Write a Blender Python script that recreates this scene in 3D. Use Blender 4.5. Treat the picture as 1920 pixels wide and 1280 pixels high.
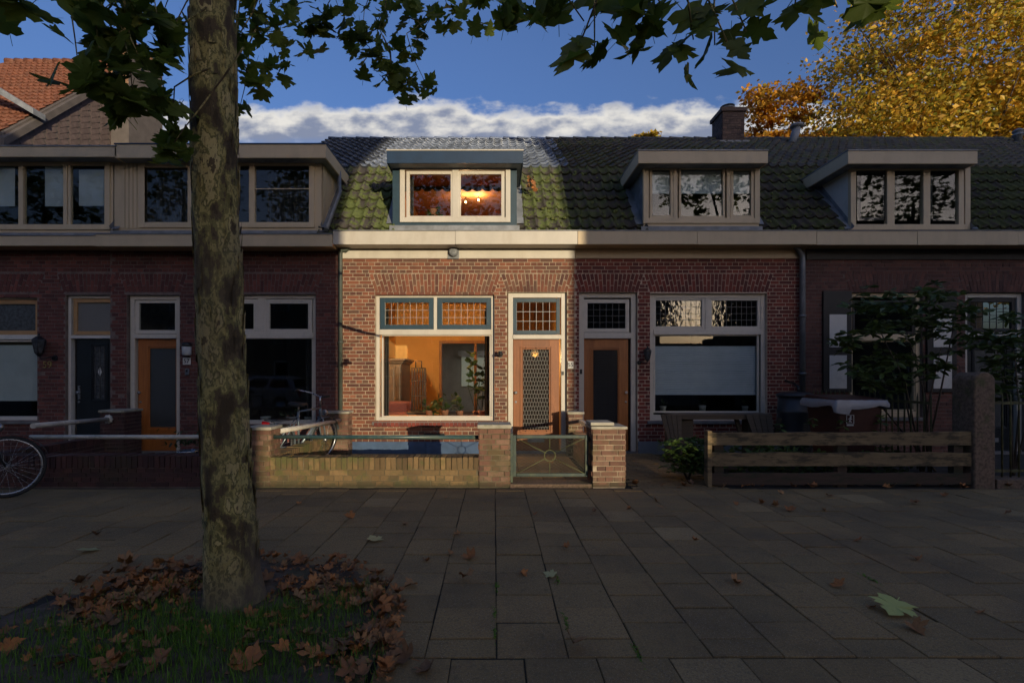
import bpy, bmesh, math, random
import numpy as np
from mathutils import Vector, Matrix

# ------------------------------------------------------------------ clear
for o in list(bpy.data.objects):
    bpy.data.objects.remove(o)
SC = bpy.context.scene
COL = SC.collection
R = random.Random(11)
NR = np.random.RandomState(7)

# ------------------------------------------------------------------ camera
# X runs along the street, Y is the distance from the camera, Z is up.
F, VX, VY, EYE = 948.0, 927.0, 702.0, 1.4
cam = bpy.data.cameras.new('camera')
cam.sensor_width = 36.0
cam.lens = F / 1920 * 36
cam.shift_x = (960 - VX) / 1920
cam.shift_y = (VY - 640) / 1920
cam.clip_start, cam.clip_end = 0.05, 2000
camo = bpy.data.objects.new('camera', cam)
COL.objects.link(camo)
camo.location = (0, 0, EYE)
camo.rotation_euler = (math.pi / 2, 0, 0)
SC.camera = camo

# ------------------------------------------------------------------ sun and sky
SUN_T, SUN_E = 0.5, 0.12                    # towards the sun: X +0.5 and Z +0.12 per metre of -Y
sunvec = Vector((SUN_T, -1, SUN_E)).normalized()
sl = bpy.data.lights.new('sun', 'SUN')
sl.energy = 2.7
sl.angle = math.radians(0.2)
sl.color = (1.0, 0.84, 0.58)
so = bpy.data.objects.new('sun', sl)
COL.objects.link(so)
so.rotation_euler = (-sunvec).to_track_quat('-Z', 'Y').to_euler()
so.location = sunvec * 60

w = bpy.data.worlds.new('World')
SC.world = w
w.use_nodes = True
nt = w.node_tree
N, L = nt.nodes, nt.links
N.clear()
def wn(t, **k):
    n = N.new(t)
    for a, b in k.items():
        setattr(n, a, b)
    return n
def wmath(op, a, b=None, c=None, clamp=False):
    n = wn('ShaderNodeMath', operation=op, use_clamp=clamp)
    for i, v in enumerate((a, b, c)):
        if v is None: continue
        if isinstance(v, (int, float)): n.inputs[i].default_value = v
        else: L.new(v, n.inputs[i])
    return n.outputs[0]
sky = wn('ShaderNodeTexSky', sky_type='NISHITA', sun_disc=False)
sky.sun_elevation = math.asin(sunvec.z)
sky.sun_rotation = math.radians(180 - math.degrees(math.atan(SUN_T)))
sky.altitude = 0
sky.air_density, sky.dust_density, sky.ozone_density = 1.0, 6.0, 3.0
tc = wn('ShaderNodeTexCoord')
sep = wn('ShaderNodeSeparateXYZ'); L.new(tc.outputs['Generated'], sep.inputs[0])
X_, Y_, Z_ = sep.outputs
hyp = wmath('SQRT', wmath('ADD', wmath('MULTIPLY', X_, X_), wmath('MULTIPLY', Y_, Y_)))
aby = wmath('MAXIMUM', wmath('ABSOLUTE', Y_), 0.05)
tane = wmath('DIVIDE', Z_, aby)
cmb = wn('ShaderNodeCombineXYZ')
L.new(wmath('DIVIDE', X_, aby), cmb.inputs[0])
L.new(wmath('SIGN', Y_), cmb.inputs[1])
L.new(wmath('MULTIPLY', tane, 1.9), cmb.inputs[2])
n1 = wn('ShaderNodeTexNoise'); L.new(cmb.outputs[0], n1.inputs['Vector'])
n1.inputs['Scale'].default_value = 5.5; n1.inputs['Detail'].default_value = 9; n1.inputs['Roughness'].default_value = 0.52
# cloud bank: sits between tan(elevation) 0.45 and 0.56, ragged tops, flat grey bases
n2 = wn('ShaderNodeTexNoise'); L.new(cmb.outputs[0], n2.inputs['Vector'])
n2.inputs['Scale'].default_value = 15; n2.inputs['Detail'].default_value = 7; n2.inputs['Roughness'].default_value = 0.52
h = wmath('ADD', wmath('MULTIPLY', wmath('SUBTRACT', n1.outputs[0], 0.5), 0.12), wmath('MULTIPLY', wmath('SUBTRACT', n2.outputs[0], 0.5), 0.09))
top = wmath('ADD', 0.541, h)                                  # local cloud top
dt = wmath('SUBTRACT', top, tane)
mr = wn('ShaderNodeMapRange', interpolation_type='SMOOTHSTEP'); L.new(dt, mr.inputs[0])
mr.inputs[1].default_value, mr.inputs[2].default_value = -0.004, 0.026
mb = wn('ShaderNodeMapRange', interpolation_type='SMOOTHSTEP'); L.new(wmath('ADD', tane, wmath('MULTIPLY', h, 0.25)), mb.inputs[0])
mb.inputs[1].default_value, mb.inputs[2].default_value = 0.440, 0.475
cov = wmath('MULTIPLY', mr.outputs[0], mb.outputs[0])
sh = wn('ShaderNodeMapRange', interpolation_type='SMOOTHSTEP'); L.new(wmath('ADD', dt, wmath('MULTIPLY', wmath('SUBTRACT', n2.outputs[0], 0.5), 0.16)), sh.inputs[0])
sh.inputs[1].default_value, sh.inputs[2].default_value = 0.008, 0.085
ccol = wn('ShaderNodeMixRGB'); L.new(sh.outputs[0], ccol.inputs[0])
ccol.inputs[1].default_value = (3.7, 3.55, 3.25, 1); ccol.inputs[2].default_value = (1.05, 1.2, 1.65, 1)
# thin veil of high cloud over the whole sky
n3 = wn('ShaderNodeTexNoise'); L.new(tc.outputs['Generated'], n3.inputs['Vector'])
n3.inputs['Scale'].default_value = 2.6; n3.inputs['Detail'].default_value = 6; n3.inputs['Roughness'].default_value = 0.6
tint = wn('ShaderNodeMixRGB', blend_type='MULTIPLY'); tint.inputs[0].default_value = 1
L.new(sky.outputs[0], tint.inputs[1]); tint.inputs[2].default_value = (0.93, 0.97, 1.28, 1)
veil = wn('ShaderNodeMixRGB'); L.new(wmath('MULTIPLY', n3.outputs[0], 0.04), veil.inputs[0]); L.new(tint.outputs[0], veil.inputs[1]); veil.inputs[2].default_value = (2.3, 2.0, 1.6, 1)
mx = wn('ShaderNodeMixRGB'); L.new(wmath('MULTIPLY', cov, 0.94), mx.inputs[0]); L.new(veil.outputs[0], mx.inputs[1]); L.new(ccol.outputs[0], mx.inputs[2])
bg = wn('ShaderNodeBackground'); L.new(mx.outputs[0], bg.inputs[0]); bg.inputs[1].default_value = 0.15
wo = wn('ShaderNodeOutputWorld'); L.new(bg.outputs[0], wo.inputs[0])

SC.view_settings.view_transform = 'Standard'
SC.view_settings.look = 'None'
SC.view_settings.exposure = 0.6
SC.view_settings.gamma = 1.0
SC.view_settings.use_curve_mapping = False
SC.render.film_transparent = False
SC.cycles.max_bounces = 7
SC.cycles.diffuse_bounces = 3
SC.cycles.glossy_bounces = 3
SC.cycles.transmission_bounces = 4
SC.cycles.transparent_max_bounces = 10
SC.cycles.caustics_reflective = False
SC.cycles.caustics_refractive = False
SC.cycles.use_denoising = True

# ------------------------------------------------------------------ helpers: place
def fx(px, D=9.0): return (px - VX) * D / F
def fz(py, D=9.0): return EYE - (py - VY) * D / F
def P(px, py, D): return Vector((fx(px, D), D, fz(py, D)))
def G(px, py, z=0.0):                      # point on the ground seen at a pixel
    D = F * (EYE - z) / (py - VY)
    return Vector((fx(px, D), D, z))

# ------------------------------------------------------------------ helpers: objects
def raw(name, me, mat=None, parent=None):
    o = bpy.data.objects.new(name, me)
    COL.objects.link(o)
    if me is not None and mat is not None and not me.materials:
        me.materials.append(M[mat] if isinstance(mat, str) else mat)
    if parent is not None:
        o.parent = parent
        if parent.parent is None:
            o.location = -parent.location
    return o
def tag(o, label=None, cat=None, group=None, kind=None):
    if label: o['label'] = label
    if cat: o['category'] = cat
    if group: o['group'] = group
    if kind: o['kind'] = kind
    return o
def thing(name, label, cat, loc=(0, 0, 0), group=None):
    o = bpy.data.objects.new(name, None)
    o.empty_display_size = 0.1
    COL.objects.link(o)
    o.location = loc
    return tag(o, label, cat, group)
def at(o, mat4, parent):
    """world matrix for a part whose parents are only translated"""
    o.matrix_basis = mat4
    if parent is not None and parent.parent is None:
        o.location = o.location - parent.location
    return o

class MB:
    def __init__(s): s.v, s.f, s.sm = [], [], []
    def add(s, vs, fs, smooth=False):
        b = len(s.v); s.v += [tuple(v) for v in vs]
        for f in fs: s.f.append(tuple(i + b for i in f)); s.sm.append(smooth)
        return s
    def box(s, x0, x1, y0, y1, z0, z1):
        if x0 > x1: x0, x1 = x1, x0
        if y0 > y1: y0, y1 = y1, y0
        if z0 > z1: z0, z1 = z1, z0
        vs = [(x0,y0,z0),(x1,y0,z0),(x1,y1,z0),(x0,y1,z0),(x0,y0,z1),(x1,y0,z1),(x1,y1,z1),(x0,y1,z1)]
        return s.add(vs, [(0,3,2,1),(4,5,6,7),(0,1,5,4),(1,2,6,5),(2,3,7,6),(3,0,4,7)])
    def obox(s, c, ax, ay, az):                 # oriented box: centre and half axes
        c, ax, ay, az = map(Vector, (c, ax, ay, az))
        vs = [c+i*ax+j*ay+k*az for k in (-1,1) for i,j in ((-1,-1),(1,-1),(1,1),(-1,1))]
        return s.add(vs, [(0,3,2,1),(4,5,6,7),(0,1,5,4),(1,2,6,5),(2,3,7,6),(3,0,4,7)])
    def beam(s, a, b, w, hgt, up=(0,0,1)):      # rectangular bar from a to b
        a, b = Vector(a), Vector(b); d = (b-a); ln = d.length; d.normalize()
        u = Vector(up); side = d.cross(u)
        if side.length < 1e-4: side = d.cross(Vector((1,0,0)))
        side.normalize(); u = side.cross(d)
        return s.obox((a+b)/2, d*ln/2, side*w/2, u*hgt/2)
    def tube(s, pts, r, n=8, caps=True, smooth=True):
        pts = [Vector(p) for p in pts]; m = len(pts)
        rs = r if isinstance(r, (list, tuple)) else [r]*m
        vs = []; prev = None
        for i, p in enumerate(pts):
            d = (pts[min(i+1,m-1)] - pts[max(i-1,0)]).normalized()
            if prev is None:
                q = d.cross(Vector((0,0,1)))
                if q.length < 1e-3: q = d.cross(Vector((1,0,0)))
            else:
                q = prev - d*prev.dot(d)
            q.normalize(); prev = q; t = d.cross(q)
            for k in range(n):
                a = 2*math.pi*k/n
                vs.append(p + (q*math.cos(a)+t*math.sin(a))*rs[i])
        fs = [(i*n+k, i*n+(k+1)%n, (i+1)*n+(k+1)%n, (i+1)*n+k) for i in range(m-1) for k in range(n)]
        b = len(s.v); s.add(vs, fs, smooth)
        if caps:
            s.f.append(tuple(b+k for k in range(n))[::-1]); s.sm.append(False)
            s.f.append(tuple(b+(m-1)*n+k for k in range(n))); s.sm.append(False)
        return s
    def lathe(s, prof, c, n=20, axis='z', smooth=True):
        c = Vector(c); vs = []
        for r, hh in prof:
            for k in range(n):
                a = 2*math.pi*k/n
                p = (r*math.cos(a), r*math.sin(a), hh)
                if axis == 'y': p = (p[0], p[2], p[1])
                if axis == 'x': p = (p[2], p[0], p[1])
                vs.append(c + Vector(p))
        m = len(prof)
        fs = [(i*n+k, i*n+(k+1)%n, (i+1)*n+(k+1)%n, (i+1)*n+k) for i in range(m-1) for k in range(n)]
        s.add(vs, fs, smooth)
        b = len(s.v)-m*n
        s.f.append(tuple(b+k for k in range(n))); s.sm.append(False)
        s.f.append(tuple(b+(m-1)*n+k for k in range(n))); s.sm.append(False)
        return s
    def prism(s, poly, a, b, axis='x'):         # polygon (2 coords of the other axes) pulled along axis
        n = len(poly)
        def mk(p, t):
            return {'x': (t,p[0],p[1]), 'y': (p[0],t,p[1]), 'z': (p[0],p[1],t)}[axis]
        vs = [mk(p,a) for p in poly]+[mk(p,b) for p in poly]
        fs = [tuple(range(n)), tuple(range(2*n-1,n-1,-1))]+[(i,(i+1)%n,n+(i+1)%n,n+i) for i in range(n)]
        return s.add(vs, fs)
    def mesh(s, name, fix=True):
        me = bpy.data.meshes.new(name)
        me.from_pydata(s.v, [], s.f)
        me.polygons.foreach_set('use_smooth', s.sm)
        if fix:
            bm = bmesh.new(); bm.from_mesh(me); bmesh.ops.recalc_face_normals(bm, faces=bm.faces); bm.to_mesh(me); bm.free()
        me.update()
        return me
    def build(s, name, mat, parent=None, bev=0, fix=True):
        o = raw(name, s.mesh(name, fix), mat, parent)
        if bev:
            m = o.modifiers.new('bevel', 'BEVEL'); m.width = bev; m.segments = 2; m.limit_method = 'ANGLE'
        return o
def np_mesh(name, v, f, smooth=False):
    v = np.asarray(v, np.float32); f = np.asarray(f, np.int32); k = f.shape[1]
    me = bpy.data.meshes.new(name)
    me.vertices.add(len(v)); me.vertices.foreach_set('co', v.ravel())
    me.loops.add(f.size); me.loops.foreach_set('vertex_index', f.ravel())
    me.polygons.add(len(f)); me.polygons.foreach_set('loop_start', np.arange(0, f.size, k, dtype=np.int32))
    me.polygons.foreach_set('use_smooth', np.full(len(f), smooth))
    me.update(calc_edges=True)
    return me
def scatter_np(name, base_v, base_f, mats):
    """joined copies of a small mesh; mats is an (n,4,4) array"""
    bv = np.asarray(base_v, np.float64); bf = np.asarray(base_f)
    mats = np.asarray(mats); n = len(mats)
    hv = np.concatenate([bv, np.ones((len(bv), 1))], 1)
    allv = np.einsum('nij,vj->nvi', mats, hv)[:, :, :3].reshape(-1, 3)
    allf = (bf[None] + (np.arange(n)*len(bv))[:, None, None]).reshape(-1, bf.shape[1])
    return np_mesh(name, allv, allf)

# ------------------------------------------------------------------ materials
M = {}
def nodes_of(name):
    m = bpy.data.materials.new(name); m.use_nodes = True
    t = m.node_tree; t.nodes.clear(); M[name] = m
    return m, t
class NT:
    def __init__(s, name):
        s.m, s.t = nodes_of(name); s.n, s.l = s.t.nodes, s.t.links
    def new(s, t, **k):
        n = s.n.new(t)
        for a, b in k.items(): setattr(n, a, b)
        return n
    def put(s, sock, v):
        if v is None: return
        if isinstance(v, (int, float)): sock.default_value = v
        elif isinstance(v, (tuple, list)): sock.default_value = tuple(v)+((1,) if len(v) == 3 and len(sock.default_value) == 4 else ())
        else: s.l.new(v, sock)
    def math(s, op, a, b=None, c=None, clamp=False):
        n = s.new('ShaderNodeMath', operation=op, use_clamp=clamp)
        for i, v in enumerate((a, b, c)): s.put(n.inputs[i], v)
        return n.outputs[0]
    def pos(s):
        return s.new('ShaderNodeNewGeometry').outputs['Position']
    def objco(s):
        return s.new('ShaderNodeTexCoord').outputs['Object']
    def noise(s, vec, scale, detail=4, rough=0.55, dist=0):
        n = s.new('ShaderNodeTexNoise'); s.put(n.inputs['Vector'], vec)
        n.inputs['Scale'].default_value = scale; n.inputs['Detail'].default_value = detail
        n.inputs['Roughness'].default_value = rough; n.inputs['Distortion'].default_value = dist
        return n.outputs[0]
    def map(s, vec, scale=(1,1,1), rot=(0,0,0)):
        n = s.new('ShaderNodeMapping'); s.put(n.inputs[0], vec)
        n.inputs['Scale'].default_value = scale; n.inputs['Rotation'].default_value = rot
        return n.outputs[0]
    def ramp(s, fac, stops, interp='LINEAR'):
        n = s.new('ShaderNodeValToRGB'); s.put(n.inputs[0], fac); r = n.color_ramp; r.interpolation = interp
        while len(r.elements) < len(stops): r.elements.new(0.5)
        for e, (p, c) in zip(r.elements, stops): e.position = p; e.color = tuple(c)+(1,) if len(c) == 3 else c
        return n.outputs[0]
    def mix(s, fac, a, b, mode='MIX'):
        n = s.new('ShaderNodeMixRGB', blend_type=mode); s.put(n.inputs[0], fac); s.put(n.inputs[1], a); s.put(n.inputs[2], b)
        return n.outputs[0]
    def rnd(s):
        a = s.new('ShaderNodeNewGeometry').outputs['Random Per Island']; b = s.new('ShaderNodeObjectInfo').outputs['Random']
        return s.math('FRACT', s.math('ADD', a, b))
    def step(s, v, a, b):
        n = s.new('ShaderNodeMapRange', interpolation_type='SMOOTHSTEP'); s.put(n.inputs[0], v)
        n.inputs[1].default_value, n.inputs[2].default_value = a, b
        return n.outputs[0]
    def bump(s, height, strength=0.4, dist=0.01):
        n = s.new('ShaderNodeBump'); s.put(n.inputs['Height'], height)
        n.inputs['Strength'].default_value = strength; n.inputs['Distance'].default_value = dist
        return n.outputs[0]
    def bsdf(s, col, rough=0.7, normal=None, metal=0, spec=0.5, emit=None, estr=0, coat=0):
        b = s.new('ShaderNodeBsdfPrincipled'); s.put(b.inputs['Base Color'], col); s.put(b.inputs['Roughness'], rough)
        b.inputs['Metallic'].default_value = metal; b.inputs['Specular IOR Level'].default_value = spec
        b.inputs['Coat Weight'].default_value = coat
        if normal is not None: s.l.new(normal, b.inputs['Normal'])
        if emit is not None: s.put(b.inputs['Emission Color'], emit); b.inputs['Emission Strength'].default_value = estr
        return b.outputs[0]
    def out(s, sh):
        o = s.new('ShaderNodeOutputMaterial'); s.l.new(sh, o.inputs[0]); return s.m

def plain(name, c, var=0.25, scale=3.0, rough=0.6, bump=0.15, bscale=60, metal=0, dirt=None, dscale=2.0, damt=0.5, coat=0, spec=0.5, stretch=(1,1,1)):
    n = NT(name); p = n.map(n.pos(), stretch)
    f = n.noise(p, scale, 6, 0.6)
    col = n.mix(n.step(f, 0.3, 0.7), tuple(x*(1-var) for x in c), tuple(min(1, x*(1+var)) for x in c))
    if dirt is not None:
        g = n.noise(p, dscale, 8, 0.7)
        col = n.mix(n.math('MULTIPLY', n.step(g, 0.48, 0.68), damt), col, dirt)
    r = n.math('ADD', rough-0.08, n.math('MULTIPLY', n.noise(p, scale*5, 3), 0.16))
    n.out(n.bsdf(col, r, n.bump(n.noise(n.pos(), bscale, 5), bump, 0.004), metal, spec, coat=coat))

def brickmat(name, cols, dark=(0.03,0.02,0.018), soot=0.35, moss=0.0, foot=0):
    n = NT(name); r = n.rnd(); p = n.pos()
    k = len(cols)
    col = n.ramp(r, [(i/k, c) for i, c in enumerate(cols)], 'CONSTANT')
    r2 = n.math('FRACT', n.math('MULTIPLY', r, 17.37))
    col = n.mix(1.0, col, n.ramp(r2, [(0, (0.72,0.72,0.72)), (1, (1.22,1.2,1.18))]), 'MULTIPLY')
    f = n.noise(p, 22, 6, 0.7)
    col = n.mix(n.math('MULTIPLY', n.step(f, 0.45, 0.75), 0.4), col, dark)
    g = n.noise(p, 1.3, 8, 0.65)
    col = n.mix(n.math('MULTIPLY', n.step(g, 0.45, 0.7), soot), col, dark)
    if moss:
        mm = n.noise(p, 2.6, 8, 0.7)
        col = n.mix(n.math('MULTIPLY', n.step(mm, 0.47, 0.62), moss), col, (0.075,0.085,0.02))
    if foot:
        sz = n.new('ShaderNodeSeparateXYZ'); n.l.new(p, sz.inputs[0])
        ff = n.math('SUBTRACT', n.noise(p, 6, 8, 0.7), n.math('MULTIPLY', sz.outputs[2], 1.6))
        col = n.mix(n.math('MULTIPLY', n.step(ff, 0.30, 0.5), foot), col, (0.06,0.055,0.026))
    n.out(n.bsdf(col, 0.82, n.bump(n.noise(p, 90, 5, 0.7), 0.5, 0.004)))
brickmat('brick_55', [(0.20,0.068,0.034),(0.16,0.052,0.027),(0.22,0.085,0.044),(0.115,0.042,0.027),(0.18,0.06,0.030),(0.14,0.066,0.040)], soot=0.3)
brickmat('brick_53', [(0.19,0.036,0.022),(0.16,0.031,0.02),(0.22,0.045,0.027),(0.13,0.028,0.02)], soot=0.2)
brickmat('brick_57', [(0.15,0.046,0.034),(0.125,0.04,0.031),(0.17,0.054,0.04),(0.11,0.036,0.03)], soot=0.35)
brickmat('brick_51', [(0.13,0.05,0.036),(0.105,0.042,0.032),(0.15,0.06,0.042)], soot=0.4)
brickmat('brick_garden', [(0.18,0.115,0.048),(0.155,0.097,0.04),(0.205,0.13,0.055),(0.14,0.088,0.037)], soot=0.35, moss=0.75, foot=0.75)
brickmat('brick_pier', [(0.19,0.095,0.06),(0.165,0.078,0.05),(0.21,0.12,0.08),(0.14,0.068,0.046)], soot=0.35, moss=0.45, foot=0.7)
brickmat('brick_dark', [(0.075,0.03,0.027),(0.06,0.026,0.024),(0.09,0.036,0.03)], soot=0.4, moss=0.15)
brickmat('brick_chimney', [(0.11,0.07,0.055),(0.09,0.055,0.045),(0.13,0.08,0.06)], soot=0.4)
brickmat('brick_gold', [(0.30,0.17,0.09),(0.26,0.14,0.075),(0.33,0.19,0.10)], soot=0.2)
plain('mortar_55', (0.34,0.27,0.19), 0.3, 6, 0.9, 0.4, 120)
plain('mortar_53', (0.52,0.40,0.29), 0.25, 6, 0.9, 0.4, 120)
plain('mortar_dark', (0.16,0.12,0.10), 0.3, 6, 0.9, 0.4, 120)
plain('mortar_garden', (0.14,0.115,0.07), 0.3, 6, 0.9, 0.4, 120, dirt=(0.06,0.07,0.02), dscale=4)
plain('cream', (0.52,0.475,0.40), 0.06, 4, 0.45, 0.08, 40, dirt=(0.38,0.32,0.24), dscale=3, damt=0.3, stretch=(1,1,0.4))
plain('cream_dull', (0.59,0.455,0.28), 0.10, 3, 0.55, 0.1, 40, dirt=(0.36,0.29,0.2), dscale=3, damt=0.35, stretch=(1,1,0.4))
plain('grey_trim', (0.60,0.53,0.43), 0.08, 4, 0.5, 0.1, 40, dirt=(0.24,0.22,0.19), dscale=4, damt=0.3)
plain('white_trim', (0.64,0.60,0.53), 0.06, 4, 0.45, 0.08, 40, dirt=(0.3,0.28,0.25), dscale=4, damt=0.3)
plain('ochre', (0.42,0.24,0.10), 0.12, 5, 0.5, 0.1, 40)
plain('teal', (0.013,0.040,0.060), 0.12, 5, 0.5, 0.08, 60)
plain('navy', (0.005,0.027,0.066), 0.12, 5, 0.55, 0.1, 60)
plain('plinth_blue', (0.05,0.092,0.17), 0.15, 5, 0.7, 0.4, 80, dirt=(0.04,0.05,0.06), damt=0.4)
plain('plinth_grey', (0.22,0.225,0.23), 0.15, 4, 0.8, 0.3, 60, dirt=(0.1,0.1,0.09), damt=0.4)
plain('black_paint', (0.012,0.010,0.009), 0.2, 5, 0.55, 0.15, 50)
plain('door_black', (0.010,0.014,0.017), 0.2, 5, 0.35, 0.05, 50)
plain('lead', (0.20,0.21,0.225), 0.25, 5, 0.55, 0.2, 40, dirt=(0.09,0.1,0.08), damt=0.5)
plain('zinc', (0.20,0.205,0.21), 0.2, 5, 0.5, 0.15, 40, metal=0.3, dirt=(0.1,0.1,0.1))
plain('pipe_green', (0.075,0.09,0.07), 0.25, 6, 0.5, 0.15, 50, dirt=(0.13,0.13,0.11), dscale=5)
plain('rail_green', (0.035,0.075,0.075), 0.2, 9, 0.35, 0.15, 70, dirt=(0.12,0.11,0.07), dscale=9, damt=0.5)
plain('rail_white', (0.55,0.51,0.43), 0.12, 6, 0.5, 0.15, 60, dirt=(0.2,0.15,0.1), dscale=8, damt=0.55)
plain('gate_green', (0.03,0.05,0.042), 0.25, 8, 0.5, 0.15, 70, dirt=(0.10,0.11,0.04), dscale=7, damt=0.5)
plain('gate_moss', (0.10,0.105,0.035), 0.3, 12, 0.7, 0.2, 80)
plain('wire', (0.17,0.17,0.14), 0.25, 10, 0.5, 0.0, 50, metal=0.4)
plain('concrete', (0.17,0.112,0.074), 0.4, 30, 0.9, 1.0, 70, dirt=(0.08,0.09,0.03), dscale=3.5, damt=0.75)
plain('coping', (0.36,0.33,0.26), 0.2, 6, 0.85, 0.4, 70, dirt=(0.14,0.14,0.06), dscale=5, damt=0.6)
plain('stone_sill', (0.16,0.15,0.14), 0.2, 6, 0.7, 0.3, 70)
plain('black_iron', (0.012,0.012,0.013), 0.2, 8, 0.4, 0.1, 60)
plain('rust_iron', (0.09,0.085,0.03), 0.35, 9, 0.7, 0.3, 60, dirt=(0.05,0.028,0.02), dscale=5, damt=0.7)
plain('steel', (0.42,0.43,0.44), 0.1, 6, 0.28, 0.0, 50, metal=0.9)
plain('brass', (0.35,0.27,0.10), 0.15, 9, 0.4, 0.1, 60, metal=0.6)
plain('rubber', (0.014,0.014,0.014), 0.2, 6, 0.7, 0.3, 120)
plain('barrel', (0.032,0.033,0.036), 0.15, 5, 0.38, 0.05, 40)
plain('bin_brown', (0.05,0.016,0.012), 0.15, 5, 0.45, 0.05, 60)
plain('bag_white', (0.28,0.275,0.28), 0.08, 6, 0.4, 0.3, 25)
plain('enamel', (0.68,0.66,0.6), 0.06, 6, 0.3, 0.0, 40, dirt=(0.3,0.26,0.2), dscale=18, damt=0.4)
plain('ink', (0.01,0.011,0.014), 0.1, 6, 0.4, 0.0, 40)
plain('blind', (0.62,0.66,0.72), 0.05, 4, 0.85, 0.0, 40)
plain('blind_dim', (0.55,0.60,0.62), 0.06, 4, 0.85, 0.0, 40)
plain('curtain_dark', (0.035,0.033,0.036), 0.2, 5, 0.9, 0.2, 30)
plain('curtain_brown', (0.055,0.04,0.032), 0.2, 5, 0.9, 0.2, 30)
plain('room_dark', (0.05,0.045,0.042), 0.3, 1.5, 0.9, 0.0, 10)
plain('room_orange', (0.60,0.36,0.14), 0.08, 2, 0.85, 0.02, 30)
plain('room_floor', (0.20,0.10,0.05), 0.2, 4, 0.5, 0.0, 30)
plain('room_grey', (0.42,0.39,0.34), 0.1, 3, 0.85, 0.0, 30)
plain('room_attic', (0.26,0.105,0.04), 0.35, 4, 0.9, 0.2, 30, dirt=(0.12,0.075,0.03), dscale=6)
plain('cabinet', (0.055,0.034,0.026), 0.2, 5, 0.4, 0.05, 40)
plain('sofa_red', (0.07,0.012,0.014), 0.15, 5, 0.8, 0.2, 60)
plain('pot_white', (0.5,0.5,0.48), 0.1, 8, 0.5, 0.05, 40)
plain('pot_terracotta', (0.28,0.12,0.07), 0.15, 8, 0.8, 0.15, 60)
plain('car_silver', (0.42,0.44,0.48), 0.03, 3, 0.3, 0.0, 40, metal=0.5, coat=0.5)
plain('car_red', (0.32,0.03,0.03), 0.03, 3, 0.3, 0.0, 40, metal=0.2, coat=0.5)
plain('car_glass', (0.012,0.014,0.017), 0.1, 3, 0.06, 0.0, 40)
plain('blocker_brick', (0.22,0.15,0.10), 0.25, 2, 0.9, 0.3, 40)
plain('asphalt', (0.05,0.05,0.05), 0.25, 9, 0.9, 0.5, 160)
plain('kerb', (0.2,0.2,0.19), 0.2, 6, 0.85, 0.4, 90)
plain('soil', (0.09,0.060,0.038), 0.45, 14, 0.95, 0.9, 70, dirt=(0.05,0.065,0.015), dscale=5, damt=0.5)
plain('earth', (0.035,0.03,0.022), 0.4, 6, 0.95, 0.8, 50)
plain('twig', (0.075,0.055,0.038), 0.3, 12, 0.9, 0.3, 80)
plain('path_brick', (0.06,0.05,0.042), 0.3, 5, 0.9, 0.4, 80)
plain('lead_came', (0.30,0.31,0.31), 0.1, 8, 0.5, 0.0, 50, metal=0.3)
plain('lead_dark', (0.09,0.09,0.088), 0.1, 8, 0.5, 0.0, 50, metal=0.3)
plain('tile_clay', (0.15,0.050,0.024), 0.4, 5, 0.75, 0.3, 50, dirt=(0.13,0.06,0.035), dscale=2.5, damt=0.6)
plain('shingle', (0.105,0.075,0.07), 0.25, 5, 0.9, 0.3, 50)
plain('gable_plaster', (0.10,0.085,0.078), 0.15, 3, 0.9, 0.3, 50)
plain('bike_frame', (0.012,0.013,0.017), 0.1, 5, 0.3, 0.0, 40, coat=0.4)
plain('bike_grey', (0.22,0.26,0.28), 0.1, 5, 0.3, 0.0, 40, metal=0.5)
plain('red_plastic', (0.5,0.01,0.015), 0.1, 5, 0.3, 0.0, 40)
plain('trunk_far', (0.07,0.05,0.035), 0.3, 5, 0.9, 0.3, 30)

def woodmat(name, c, c2, axis=(1,1,14), rough=0.5, coat=0.0, moss=None, vertical=True):
    n = NT(name)
    st = (22, 22, 1.2) if vertical else (1.2, 22, 22)
    p = n.map(n.pos(), st)
    f = n.noise(p, 2.0, 6, 0.65, 0.8)
    col = n.mix(n.step(f, 0.3, 0.72), c, c2)
    col = n.mix(n.math('MULTIPLY', n.step(n.noise(n.pos(), 2.5, 4), 0.4, 0.7), 0.35), col, tuple(x*0.6 for x in c))
    r = n.rnd()
    col = n.mix(1, col, n.ramp(r, [(0,(0.85,0.85,0.85)),(1,(1.12,1.12,1.12))]), 'MULTIPLY')
    if moss:
        col = n.mix(n.math('MULTIPLY', n.step(n.noise(n.map(n.pos(), (1,1,4)), 3.2, 8, 0.72), 0.46, 0.60), 0.8), col, moss)
    n.out(n.bsdf(col, rough, n.bump(f, 0.25, 0.003), coat=coat))
woodmat('door_wood', (0.43,0.145,0.030), (0.31,0.097,0.022), rough=0.42, coat=0.15)
woodmat('door_wood_55', (0.27,0.092,0.024), (0.19,0.06,0.015), rough=0.5, coat=0.05)
woodmat('fence_wood', (0.27,0.19,0.095), (0.17,0.115,0.058), rough=0.9, moss=(0.035,0.03,0.018), vertical=False)
woodmat('fence_low', (0.085,0.052,0.034), (0.06,0.038,0.026), rough=0.9, moss=(0.03,0.035,0.015), vertical=False)
woodmat('bench_wood', (0.12,0.085,0.052), (0.075,0.052,0.034), rough=0.9, vertical=False)
woodmat('frame_wood', (0.35,0.15,0.05), (0.28,0.11,0.04), rough=0.5)

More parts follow.
